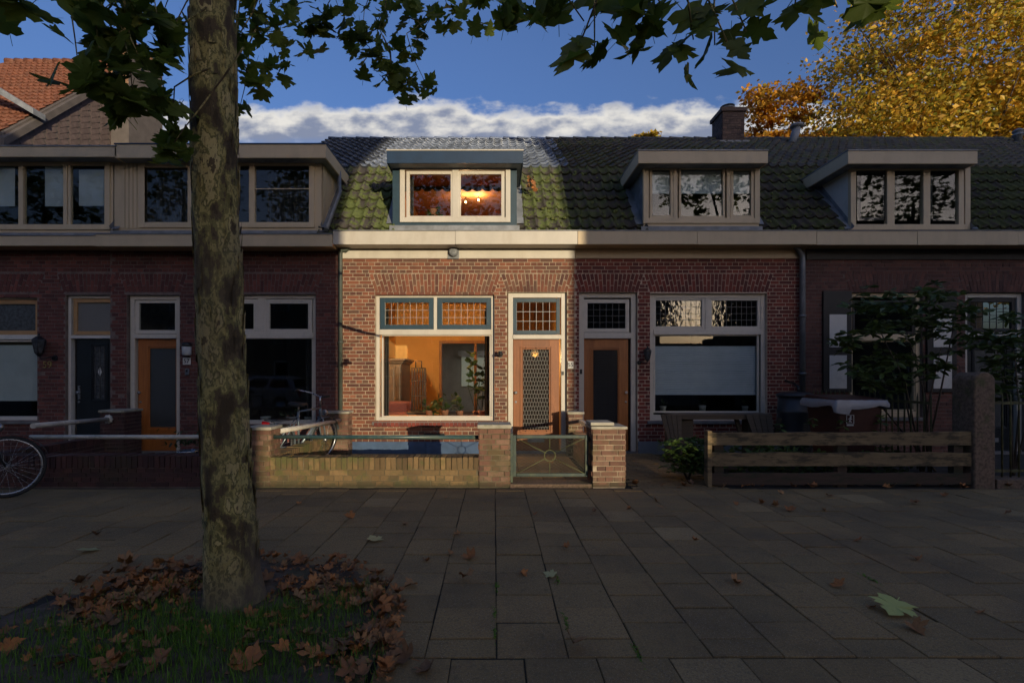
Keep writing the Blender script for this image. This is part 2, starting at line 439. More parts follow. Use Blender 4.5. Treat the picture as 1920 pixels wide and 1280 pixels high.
def tilemat(name, base, moss, amount, rough):
    n = NT(name); p = n.pos(); r = n.rnd()
    col = n.mix(1, base, n.ramp(r, [(0,(0.65,0.65,0.65)),(1,(1.35,1.33,1.3))]), 'MULTIPLY')
    col = n.mix(n.math('MULTIPLY', n.step(n.noise(p, 26, 6, 0.7), 0.5, 0.7), 0.5), col, (0.025,0.022,0.022))
    if amount:
        f = n.math('ADD', n.noise(p, 7, 8, 0.72), n.math('MULTIPLY', n.math('SUBTRACT', r, 0.5), 0.12))
        f = n.math('ADD', f, n.math('MULTIPLY', n.math('SUBTRACT', n.noise(p, 0.9, 3), 0.5), 0.35))
        mc = n.mix(n.step(n.noise(p, 40, 4), 0.35, 0.7), moss, tuple(x*1.7 for x in moss))
        col = n.mix(n.math('MULTIPLY', n.step(f, 0.56-amount*0.2, 0.66-amount*0.2), 0.92), col, mc)
    n.out(n.bsdf(col, rough, n.bump(n.noise(p, 70, 6, 0.7), 0.5, 0.006)))
tilemat('tile_moss', (0.065,0.055,0.048), (0.066,0.085,0.020), 0.60, 0.85)
tilemat('tile_moss_dull', (0.06,0.05,0.042), (0.048,0.058,0.016), 0.62, 0.9)
tilemat('tile_dark', (0.06,0.068,0.085), (0.05,0.06,0.03), 0.0, 0.36)
tilemat('tile_dark_lit', (0.18,0.21,0.27), (0.05,0.06,0.03), 0.0, 0.26)  # tile_dark with sunlit brightness painted in, for number 55's upper slope
tilemat('tile_dark_moss', (0.085,0.072,0.06), (0.06,0.065,0.02), 0.42, 0.6)

plain('moss', (0.085,0.10,0.022), 0.5, 30, 0.95, 0.8, 120, dirt=(0.10,0.06,0.03), dscale=9, damt=0.5)
# paving slabs
n = NT('slab'); p = n.pos(); r = n.rnd()
col = n.mix(1, (0.31,0.205,0.086), n.ramp(r, [(0,(0.82,0.82,0.83)),(0.55,(0.98,0.98,0.97)),(0.93,(1.12,1.07,1.03)),(1,(1.3,1.33,1.4))]), 'MULTIPLY')
col = n.mix(n.math('MULTIPLY', n.step(n.noise(p, 1.1, 6, 0.6), 0.40, 0.7), 0.6), col, (0.115,0.08,0.044))
col = n.mix(n.math('MULTIPLY', n.step(n.noise(p, 5.5, 8, 0.75), 0.54, 0.70), 0.55), col, (0.20,0.11,0.05))
col = n.mix(n.math('MULTIPLY', n.step(n.noise(p, 13, 6, 0.75), 0.55, 0.68), 0.5), col, (0.085,0.07,0.042))
col = n.mix(n.math('MULTIPLY', n.step(n.noise(p, 75, 4, 0.7), 0.42, 0.66), 0.55), col, (0.11,0.085,0.055))
col = n.mix(n.math('MULTIPLY', n.step(n.noise(p, 230, 2), 0.60, 0.70), 0.75), col, (0.52,0.44,0.33))
hh_ = n.math('ADD', n.noise(p, 170, 4, 0.7), n.math('MULTIPLY', n.noise(p, 14, 5, 0.7), 1.2))
n.out(n.bsdf(col, n.math('ADD', 0.66, n.math('MULTIPLY', n.noise(p, 3), 0.3)), n.bump(hh_, 0.75, 0.006), spec=0.25))
plain('joint', (0.020,0.016,0.010), 0.5, 8, 0.95, 0.6, 90, dirt=(0.03,0.042,0.01), dscale=3, damt=0.7)

# plane tree bark: flaking plates of brown, olive, ochre and grey
n = NT('bark'); p = n.map(n.pos(), (1,1,0.55))
wv = n.noise(p, 3.2, 3); 
f = n.noise(p, 8.0, 10, 0.60, 0.15)
col = n.ramp(f, [(0.0,(0.07,0.046,0.020)),(0.40,(0.11,0.075,0.034)),(0.455,(0.21,0.175,0.055)),(0.50,(0.43,0.34,0.115)),(0.545,(0.17,0.145,0.045)),(0.58,(0.54,0.42,0.17)),(0.65,(0.12,0.082,0.036))], 'CONSTANT')
col = n.mix(n.math('MULTIPLY', n.step(n.noise(p, 2.0, 4), 0.47, 0.62), 0.45), col, (0.13,0.10,0.055))
col = n.mix(n.math('MULTIPLY', n.step(n.noise(n.map(n.pos(), (1,1,0.3)), 60, 5, 0.7), 0.52, 0.66), 0.6), col, (0.06,0.042,0.026))
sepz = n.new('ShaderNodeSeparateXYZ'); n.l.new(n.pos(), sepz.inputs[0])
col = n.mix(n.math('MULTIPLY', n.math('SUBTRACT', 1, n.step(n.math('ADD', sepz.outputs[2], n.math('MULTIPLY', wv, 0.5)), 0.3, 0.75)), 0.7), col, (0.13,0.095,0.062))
hgt = n.math('ADD', f, n.math('MULTIPLY', n.noise(n.map(n.pos(), (1,1,0.25)), 55, 5, 0.7), 0.35))
n.out(n.bsdf(col, 0.85, n.bump(hgt, 0.8, 0.02)))

def leafmat(name, c1, c2, trans=0.4, rough=0.5, var=(0.7,1.3)):
    n = NT(name); r = n.rnd(); p = n.pos()
    col = n.mix(n.math('FRACT', n.math('MULTIPLY', r, 7.13)), c1, c2)
    col = n.mix(1, col, n.ramp(r, [(0,(var[0],)*3),(1,(var[1],)*3)]), 'MULTIPLY')
    col = n.mix(n.math('MULTIPLY', n.step(n.noise(p, 30, 4), 0.5, 0.75), 0.35), col, tuple(x*0.55 for x in c1))
    d = n.bsdf(col, rough, spec=0.35)
    t = n.new('ShaderNodeBsdfTranslucent'); n.put(t.inputs[0], col)
    m = n.new('ShaderNodeMixShader'); m.inputs[0].default_value = trans
    n.l.new(d, m.inputs[1]); n.l.new(t.outputs[0], m.inputs[2]); n.out(m.outputs[0])
leafmat('leaf_plane', (0.11,0.16,0.022), (0.16,0.20,0.032), 0.6, 0.5)
leafmat('leaf_plane_yellow', (0.17,0.21,0.03), (0.21,0.23,0.04), 0.45, 0.5)
def autumnmat(name, cols):
    n = NT(name); r = n.rnd(); p = n.pos()
    f = n.math('ADD', n.math('MULTIPLY', n.noise(p, 0.55, 4, 0.6), 0.75), n.math('MULTIPLY', r, 0.28))
    col = n.ramp(f, cols)
    col = n.mix(1, col, n.ramp(n.math('FRACT', n.math('MULTIPLY', r, 9.7)), [(0,(0.6,)*3),(1,(1.25,)*3)]), 'MULTIPLY')
    d = n.bsdf(col, 0.5, spec=0.4); t = n.new('ShaderNodeBsdfTranslucent'); n.put(t.inputs[0], col)
    m = n.new('ShaderNodeMixShader'); m.inputs[0].default_value = 0.4; n.l.new(d, m.inputs[1]); n.l.new(t.outputs[0], m.inputs[2]); n.out(m.outputs[0])
autumnmat('leaf_autumn', [(0.30,(0.16,0.20,0.025)),(0.42,(0.40,0.34,0.04)),(0.53,(0.66,0.44,0.05)),(0.66,(0.66,0.34,0.035)),(0.8,(0.60,0.46,0.07))])
autumnmat('leaf_autumn_orange', [(0.30,(0.36,0.28,0.035)),(0.45,(0.60,0.32,0.03)),(0.62,(0.66,0.28,0.025)),(0.8,(0.58,0.36,0.04))])
n = NT('leaf_dead'); r = n.rnd(); p = n.pos()
col = n.ramp(r, [(0,(0.27,0.105,0.032)),(0.2,(0.42,0.15,0.036)),(0.38,(0.20,0.095,0.036)),(0.55,(0.33,0.18,0.07)),(0.7,(0.50,0.18,0.04)),(0.85,(0.14,0.075,0.036)),(1,(0.38,0.165,0.05))])
col = n.mix(n.math('MULTIPLY', n.step(n.noise(p, 55, 5, 0.7), 0.45, 0.7), 0.5), col, (0.12,0.06,0.024))
n.out(n.bsdf(col, 0.75, n.bump(n.noise(p, 120, 4), 0.6, 0.004)))
leafmat('leaf_pale', (0.42,0.38,0.17), (0.36,0.34,0.14), 0.1, 0.6)
leafmat('leaf_fallen_green', (0.60,0.60,0.17), (0.62,0.62,0.18), 0.05, 0.5)
leafmat('leaf_shrub', (0.065,0.10,0.026), (0.10,0.14,0.035), 0.25, 0.32)
leafmat('leaf_cover', (0.05,0.09,0.018), (0.075,0.12,0.022), 0.3, 0.5)
leafmat('leaf_pot', (0.03,0.055,0.016), (0.05,0.08,0.025), 0.3, 0.4)
leafmat('grass', (0.10,0.20,0.018), (0.15,0.26,0.026), 0.35, 0.5)

# glass: clear, reflecting more at a slant
def glassmat(name, tint, ior, bump=0.0, bscale=2.0, rough=0.0):
    n = NT(name)
    nb = n.bump(n.noise(n.pos(), bscale, 2), bump, 0.05) if bump else None
    lw = n.new('ShaderNodeLayerWeight'); f0 = ((ior-1)/(ior+1))**2*0.5
    fr = n.math('ADD', f0, n.math('MULTIPLY', n.math('POWER', lw.outputs['Facing'], 5.0), 1-f0))
    g = n.new('ShaderNodeBsdfGlossy'); g.inputs['Roughness'].default_value = rough
    t = n.new('ShaderNodeBsdfTransparent'); t.inputs[0].default_value = tint+(1,)
    if nb is not None: n.l.new(nb, g.inputs['Normal']); n.l.new(nb, lw.inputs['Normal'])
    m = n.new('ShaderNodeMixShader'); n.l.new(fr, m.inputs[0]); n.l.new(t.outputs[0], m.inputs[1]); n.l.new(g.outputs[0], m.inputs[2])
    n.out(m.outputs[0])
glassmat('glass', (0.9,0.92,0.9), 1.75, 0.012, 1.3)
glassmat('glass_lead', (0.85,0.86,0.82), 1.9, 0.06, 9)
glassmat('glass_green', (0.12,0.55,0.05), 1.5, 0.2, 60)
# obscured door glass: dark woven pattern moulded in the pane
def weave(name, c1, c2, sc):
    n = NT(name); p = n.map(n.pos(), (sc, sc, sc))
    b = n.new('ShaderNodeTexBrick'); 
    s2 = n.new('ShaderNodeSeparateXYZ'); n.l.new(p, s2.inputs[0]); c = n.new('ShaderNodeCombineXYZ')
    n.l.new(s2.outputs[0], c.inputs[0]); n.l.new(s2.outputs[2], c.inputs[1]); n.l.new(c.outputs[0], b.inputs['Vector'])
    b.inputs['Scale'].default_value = 1; b.inputs['Mortar Size'].default_value = 0.13; b.inputs['Brick Width'].default_value = 1.0; b.inputs['Row Height'].default_value = 1.5; b.inputs['Mortar Smooth'].default_value = 0.3
    b.inputs['Color1'].default_value = c1+(1,); b.inputs['Color2'].default_value = tuple(x*0.5 for x in c1)+(1,); b.inputs['Mortar'].default_value = c2+(1,)
    v = n.noise(n.pos(), 40, 3)
    s = n.bsdf(n.mix(n.math('MULTIPLY', n.step(v, 0.4, 0.8), 0.25), b.outputs[0], c2), 0.18, n.bump(b.outputs['Fac'], 0.6, 0.006))
    t = n.new('ShaderNodeBsdfTransparent'); mxs = n.new('ShaderNodeMixShader'); n.put(mxs.inputs[0], 0.22); n.l.new(s, mxs.inputs[1]); n.l.new(t.outputs[0], mxs.inputs[2]); n.out(mxs.outputs[0])
weave('glass_weave', (0.012,0.012,0.012), (0.15,0.145,0.13), 20)
weave('glass_weave_dark', (0.008,0.008,0.008), (0.07,0.07,0.07), 20)
plain('glass_frost', (0.055,0.058,0.056), 0.3, 90, 0.25, 0.9, 120)
plain('glass_ripple', (0.06,0.065,0.07), 0.4, 20, 0.15, 0.6, 55)
# wavy obscured toplight glass with rows of bright lenses
n = NT('glass_lens'); p = n.map(n.pos(), (34,34,30))
v = n.new('ShaderNodeTexVoronoi'); n.l.new(p, v.inputs['Vector']); v.inputs['Randomness'].default_value = 0.15
n.out(n.bsdf(n.mix(n.step(v.outputs['Distance'], 0.25, 0.5), (0.42,0.41,0.37), (0.03,0.03,0.03)), 0.15, n.bump(v.outputs['Distance'], 0.6, 0.01)))
def glow(name, c, s):
    n = NT(name); n.out(n.bsdf(c, 0.5, emit=c, estr=s))
glow('bulb', (1.0,0.55,0.16), 14)
glow('bulb_hall', (1.0,0.62,0.22), 1.6)
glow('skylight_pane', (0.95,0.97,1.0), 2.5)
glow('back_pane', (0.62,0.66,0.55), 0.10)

# ================================================================== large structure: ground, road, paving
def struct(name, mb, mat, parent=None):
    o = mb.build(name, mat, parent, fix=False) if isinstance(mb, MB) else raw(name, mb, mat, parent)
    if parent is None: o['kind'] = 'structure'
    return o
struct('ground', MB().add([(-400,-400,-0.16),(400,-400,-0.16),(400,400,-0.16),(-400,400,-0.16)], [(0,1,2,3)]), 'earth')
struct('road', MB().add([(-60,-28,-0.13),(60,-28,-0.13),(60,-1.6,-0.13),(-60,-1.6,-0.13)], [(0,1,2,3)]), 'asphalt')
struct('kerb', MB().box(-60, 60, -1.6, -1.4, -0.2, 0.0), 'kerb')
pave = struct('pavement', MB().box(-30, 30, -1.397, 6.2, -0.15, -0.0085), 'joint')

# tree pit outline (rounded), left of the camera
PC, PRX, PRY = Vector((-1.74, 2.3, 0)), 1.24, 1.64
def in_pit(x, y, k=1.0):
    return abs((x-PC.x)/(PRX*k))**2.3 + abs((y-PC.y)/(PRY*k))**2.3 < 1

slab_v = [(-.5,-.5,-.03),(.5,-.5,-.03),(.5,.5,-.03),(-.5,.5,-.03),(-.5,-.5,-.003),(.5,-.5,-.003),(.5,.5,-.003),(-.5,.5,-.003),
          (-.491,-.491,0),(.491,-.491,0),(.491,.491,0),(-.491,.491,0)]
slab_f = [(8,9,10,11),(4,5,9,8),(5,6,10,9),(6,7,11,10),(7,4,8,11),(0,1,5,4),(1,2,6,5),(2,3,7,6),(3,0,4,7)]
slab_me = bpy.data.meshes.new('paving_slab'); slab_me.from_pydata(slab_v, [], slab_f); slab_me.materials.append(M['slab'])
SW = 0.358
slabs = []
def slab(cx, cy, wx, wy):
    if in_pit(cx, cy, 0.90): return
    g = 0.005+R.random()*.004; gy_ = 0.012+R.random()*.005
    m = Matrix.Translation((cx+R.gauss(0,.0015), cy+R.gauss(0,.0015), R.uniform(-.003, .003))) @ Matrix.Rotation(R.gauss(0, .005), 4, 'X') @ Matrix.Rotation(R.gauss(0, .005), 4, 'Y') @ Matrix.Rotation(R.gauss(0, .005), 4, 'Z') @ Matrix.Diagonal((wx-g, wy-gy_, 1, 1))
    vis = (abs(cx) < cy*1.1+0.3) and cy > 1.9
    slabs.append((wx*wy/max(cy, .5)**3 if vis else 0, m))
Y0 = 2.505
for i in range(-42, 44):
    cx = (i+.5)*SW+0.01
    y = Y0
    if i % 2: slab(cx, y+SW/4, SW, SW/2); y += SW/2
    while y < 6.19:
        d = min(SW, 6.2-y)
        if d > .05: slab(cx, y+d/2, SW, d)
        y += SW
for j in range(3):
    for i in range(-30, 32):
        slab((i+.5)*SW*1.0+(0.145 if j % 2 == 0 else -0.03), Y0-(j+.5)*SW, SW, SW)
y = Y0-3*SW
while y > -1.39:
    d = min(SW, y+1.395)
    for i in range(-30, 32): slab((i+.5)*SW, y-d/2, SW, d)
    y -= SW
slabs.sort(key=lambda t: -t[0])
for _, m in slabs[:300]:
    o = raw('paving_slab', slab_me, None, pave); o.matrix_basis = m
o = raw('paving_slabs', scatter_np('paving_slabs', slab_v, [f for f in slab_f], [np.array(m) for _, m in slabs[300:]]), 'slab', pave)
o['kind'] = 'stuff'

# ground behind the garden walls
struct('yard_path', MB().add([(1.63,6.2,-0.012),(2.9,6.2,-0.012),(2.9,9.3,-0.012),(1.63,9.3,-0.012)], [(0,1,2,3)]), 'joint')
struct('front_garden', MB().add([(2.9,6.2,-0.016),(16,6.2,-0.016),(16,9.3,-0.016),(2.9,9.3,-0.016)], [(0,1,2,3)]), 'earth')
yard = struct('yard_floor', MB().add([(-16,6.2,-0.02),(1.63,6.2,-0.02),(1.63,9.3,-0.02),(-16,9.3,-0.02)], [(0,1,2,3)]), 'joint')
for i in range(13):
    for j in range(8):
        o = raw('yard_tile', slab_me, None, yard)
        o.matrix_basis = Matrix.Translation((-2.64+i*.3+.15, 6.56+j*.3+.15, .0)) @ Matrix.Diagonal((.292,.292,1,1))

# path pavers beside the garden gate
ypath = bpy.data.objects['yard_path']
k = 0
for j in range(28):
    for i in range(6):
        x = 1.70+i*.2+(.1 if j % 2 else 0)
        if x+.1 > 2.88: continue
        o = raw('path_brick', slab_me, None, ypath)
        o.matrix_basis = Matrix.Translation((x+.1, 6.27+j*.1, .0+R.uniform(-.004,.004))) @ Matrix.Diagonal((.193,.093,1,1))

# ================================================================== brickwork
brick_v = [(-.5,0,-.5),(.5,0,-.5),(.5,0,.5),(-.5,0,.5),(-.5,.03,-.5),(.5,.03,-.5),(.5,.03,.5),(-.5,.03,.5)]
brick_f = [(0,1,2,3),(1,5,6,2),(4,0,3,7),(3,2,6,7),(4,5,1,0)]
def brick_mesh(mat):
    me = bpy.data.meshes.new('brick'); me.from_pydata(brick_v, [], brick_f); me.materials.append(M[mat]); return me
BM = {}
def lay(items, mat, parent, most=300, name='brick', rest='bricks'):
    """items: (size, matrix). The largest become bricks of their own, the rest one joined part."""
    if mat not in BM: BM[mat] = brick_mesh(mat)
    items = sorted(items, key=lambda t: -t[0])
    for _, m in items[:most]:
        o = raw(name, BM[mat], None, parent); at(o, m, parent)
    if len(items) > most:
        o = raw(rest, scatter_np(rest, brick_v, brick_f, [np.array(m) for _, m in items[most:]]), mat, parent); o['kind'] = 'stuff'
CH = 0.0655
def bond(x0, x1, z0, z1, y, openings=(), arches=(), L=0.222, joint=0.0115, ch=CH, rotz=0, origin=(0,0,0), shift=0.0, jit=0.0015, gap=None):
    """English bond on a wall facing -Y (before rotz about origin)."""
    out = []; n = int(round((z1-z0)/ch)); ch = (z1-z0)/n
    T = Matrix.Translation(origin) @ Matrix.Rotation(rotz, 4, 'Z')
    for c in range(n):
        za, zb = z0+c*ch, z0+(c+1)*ch; zm = (za+zb)/2
        cuts = [(a, b) for a, b, q, p in openings if q < zm < p]
        for (a0, a1, q, p, sp) in arches:
            if q-.005 < zm < p:
                e = sp*(zm-q)/(p-q); cuts.append((a0-e, a1+e))
        header = c % 2 == 1
        ln = L/2 if header else L
        x = x0 - (R.random()*L if False else ((c//2) % 2)*L/2 + (L/4 if header else 0)) + shift
        spans = []
        cur = x0
        for a, b in sorted(cuts):
            if a > cur: spans.append((cur, min(a, x1)))
            cur = max(cur, b)
        if cur < x1: spans.append((cur, x1))
        spans = [(a, b) for a, b in spans if b-a > .02]
        while x < x1:
            for a, b in spans:
                p, q = max(x, a), min(x+ln, b)
                if q-p > .035:
                    wv = q-p-joint
                    m = T @ Matrix.Translation(((p+q)/2, y+R.gauss(0, jit), zm)) @ Matrix.Rotation(R.gauss(0, .004), 4, 'Y') @ Matrix.Diagonal((wv, 1, ch-joint*(.95 if gap is None else gap), 1))
                    out.append((wv*ch, m))
            x += ln
    return out
def flat_arch(a0, a1, q, p, sp, y):
    """splayed soldier course over an opening"""
    out = []; n = max(4, int(round((a1-a0+sp)/0.0665))); H = p-q
    for i in range(n):
        u0, u1 = i/n, (i+1)/n
        xb, xt = a0+(a1-a0)*(u0+u1)/2, (a0-sp)+(a1-a0+2*sp)*(u0+u1)/2
        wb = ((a1-a0)+sp)/n-.011
        ang = math.atan2(xt-xb, H)
        cut = 0.36 if i % 2 else 0.64
        for s0, s1 in ((0, cut), (cut, 1)):
            sm = (s0+s1)/2; hh = (s1-s0)*H-.010
            m = Matrix.Translation((xb+(xt-xb)*sm, y+R.gauss(0,.0012), q+H*sm)) @ Matrix.Rotation(ang, 4, 'Y') @ Matrix.Diagonal((wb*(0.96+0.08*sm), 1, hh, 1))
            out.append((wb*hh, m))
    return out

# ================================================================== roof tiles
TW, TL = 0.2, 0.365
def tile_geo():
    v, f = [], []; us = [0, .12, .3, .5, .62, .70, .80, .90, 1.0]
    def hh(u):
        if u < .64: return .012-.018*math.sin(math.pi*u/.64)
        return .012+.034*math.sin(math.pi*(u-.64)/.36)
    for vv, lift in ((0, .046), (1, .0)):
        for u in us: v.append((u*TW*1.01, vv*TL, hh(u)+lift))
    for u in us: v.append((u*TW*1.01, 0.004, hh(u)+.046-.034))
    n = len(us)
    f += [(i, i+1, n+i+1, n+i) for i in range(n-1)]
    f += [(2*n+i, 2*n+i+1, i+1, i) for i in range(n-1)]
    return v, f
tile_v, tile_f = tile_geo()
TM = {}
def tile_mesh(mat):
    if mat not in TM:
        me = bpy.data.meshes.new('roof_tile'); me.from_pydata(tile_v, [], tile_f); me.materials.append(M[mat])
        me.polygons.foreach_set('use_smooth', [True]*8+[False]*8); TM[mat] = me
    return TM[mat]
def slope_frame(a, b):
    """a, b: (Y, Z) of the foot and the head of a slope"""
    d = Vector((0, b[0]-a[0], b[1]-a[1])); ln = d.length; d.normalize()
    nrm = Vector((0, -d.z, d.y))
    return d, nrm, ln
EAVE, BREAK, RIDGE = (9.02, 3.80), (10.7, 5.77), (14.0, 7.90)
def slope_z(y):
    if y < BREAK[0]: return EAVE[1]+(y-EAVE[0])*(BREAK[1]-EAVE[1])/(BREAK[0]-EAVE[0])
    return BREAK[1]+(y-BREAK[0])*(RIDGE[1]-BREAK[1])/(RIDGE[0]-BREAK[0])
def slope_y(z): return EAVE[0]+(z-EAVE[1])*(BREAK[0]-EAVE[0])/(BREAK[1]-EAVE[1])
def tiles_on(x0, x1, a, b, rows, mat, skip, weight=1.0, over=0.0):
    out = []; d, nr, ln = slope_frame(a, b); g = ln/rows
    i0 = math.floor(x0/TW+.001)
    for r in range(rows):
        base = Vector((0, a[0], a[1]))+d*(r*g-(.03 if r == 0 else 0))
        i = i0
        while i*TW < x1-.02:
            x = i*TW
            i += 1
            if x+TW/2 < x0: continue
            c = base+d*g*.5
            if skip(x+TW/2, c.y, c.z): continue
            m = Matrix(((1,0,0,x),(0,d.y,nr.y,base.y),(0,d.z,nr.z,base.z),(0,0,0,1)))
            m = m @ Matrix.Rotation(R.gauss(0,.012), 4, 'Z') @ Matrix.Rotation(R.gauss(0,.008), 4, 'X') @ Matrix.Translation((0, R.gauss(0,.004), R.gauss(0,.002)))
            out.append((weight-r*1e-3, m, mat))
    return out
def lay_tiles(items, parent, most=300):
    items = sorted(items, key=lambda t: -t[0])
    for _, m, mat in items[:most]:
        o = raw('roof_tile', tile_mesh(mat), None, parent); at(o, m, parent)
    rest = {}
    for _, m, mat in items[most:]: rest.setdefault(mat, []).append(np.array(m))
    for mat, ms in rest.items():
        o = raw('roof_tiles', scatter_np('roof_tiles', tile_v, tile_f, ms), mat, parent); o['kind'] = 'stuff'
        o.data.polygons.foreach_set('use_smooth', [True]*len(o.data.polygons))

def text_part(s, size, ext, c, mat, parent, name='lettering', rotz=0):
    cu = bpy.data.curves.new(name, 'FONT'); cu.body = s; cu.size = size; cu.extrude = ext; cu.align_x = 'CENTER'; cu.align_y = 'CENTER'
    t = bpy.data.objects.new('tmp', cu); COL.objects.link(t)
    bpy.context.view_layer.update()
    me = bpy.data.meshes.new_from_object(t.evaluated_get(bpy.context.evaluated_depsgraph_get()))
    bpy.data.objects.remove(t); bpy.data.curves.remove(cu)
    me.name = name; me.materials.clear()
    o = raw(name, me, mat, parent)
    at(o, Matrix.Translation(c) @ Matrix.Rotation(rotz, 4, 'Z') @ Matrix.Rotation(math.pi/2, 4, 'X'), parent)
    return o

# ================================================================== houses
def ring(mb, x0, x1, z0, z1, l, r, t, b, y0, y1):
    mb.box(x0, x0+l, y0, y1, z0, z1); mb.box(x1-r, x1, y0, y1, z0, z1)
    mb.box(x0+l, x1-r, y0, y1, z1-t, z1); mb.box(x0+l, x1-r, y0, y1, z0, z0+b)
    return mb
def pxring(mb, r, tpx, D, y0, y1, b=None):
    x0, x1, z1, z0 = fx(r[0],D), fx(r[2],D), fz(r[1],D), fz(r[3],D); t = tpx*D/F
    return ring(mb, x0, x1, z0, z1, t, t, t, (b*D/F if b else t), y0, y1)
def pane(parent, r, D, y, mat='glass', name='pane'):
    return MB().box(fx(r[0]-1,D), fx(r[2]+1,D), y, y+.006, fz(r[3]+1,D), fz(r[1]-1,D)).build(name, mat, parent)
def cames(parent, r, nc, nr, D, y, mat='lead_came', t=.0034):
    mb = MB(); x0, x1, z1, z0 = fx(r[0],D), fx(r[2],D), fz(r[1],D), fz(r[3],D)
    for i in range(nc+1):
        x = x0+(x1-x0)*i/nc; mb.box(x-t, x+t, y-.004, y+.010, z0, z1)
    for i in range(nr+1):
        z = z0+(z1-z0)*i/nr; mb.box(x0, x1, y-.0035, y+.0095, z-t, z+t)
    return mb.build('leading', mat, parent)
def room(parent, x0, x1, y0, y1, z0, z1, wall='room_dark', floor=None, name='room', ceiling=None):
    mb = MB(); mb.add([(x0,y0,z0),(x0,y1,z0),(x0,y1,z1),(x0,y0,z1)], [(0,1,2,3)]); mb.add([(x1,y0,z0),(x1,y1,z0),(x1,y1,z1),(x1,y0,z1)], [(0,1,2,3)])
    mb.add([(x0,y1,z0),(x1,y1,z0),(x1,y1,z1),(x0,y1,z1)], [(0,1,2,3)])
    mb.add([(x0,y0,z1),(x1,y0,z1),(x1,y1,z1),(x0,y1,z1)], [(0,1,2,3)])
    o = mb.build(name, wall, parent, fix=False)
    MB().add([(x0,y0,z0),(x1,y0,z0),(x1,y1,z0),(x0,y1,z0)], [(0,1,2,3)]).build('floor', floor or wall, o, fix=False)
    return o

def house(label, px0, px1, brick, mortar, openings, arches, ztop_px, xr=None):
    x0, x1 = fx(px0), fx(px1) if xr is None else xr
    h = thing('row_house', label, 'house', ((x0+x1)/2, 9.0, 0))
    op = [(fx(a), fx(c), fz(d), fz(b)) for a, b, c, d in openings]
    ar = [(fx(a), fx(c), fz(548), fz(513), s*9/F) for a, c, s in arches]
    # mortar sheet with real openings
    xs = sorted(set([x0, x1]+[v for o in op for v in o[:2]])); zs = sorted(set([-.05, 3.78]+[max(-.05, v) for o in op for v in o[2:]]))
    mb = MB()
    for i in range(len(xs)-1):
        run = None
        for j in range(len(zs)-1):
            xm, zm = (xs[i]+xs[i+1])/2, (zs[j]+zs[j+1])/2
            if any(a < xm < b and q < zm < p for a, b, q, p in op) or xm < x0 or xm > x1:
                continue
            mb.box(xs[i], xs[i+1], 8.9985, 9.24, zs[j], zs[j+1])
    wall = mb.build('wall', mortar, h, fix=False)
    it = bond(x0, x1, 0.0, fz(ztop_px), 8.994, op, ar, shift=R.uniform(-.1, .1))
    for a in ar: it += flat_arch(*a, 8.994)
    lay(it, brick, wall)
    # gables and back
    MB().prism([(9.24,0),(18.9,0),(18.9,4.2),(14.0,7.72),(10.72,5.62),(9.24,3.78)], x0+.01, x0+.07).build('party_wall', 'mortar_dark', h)
    return h, x0, x1

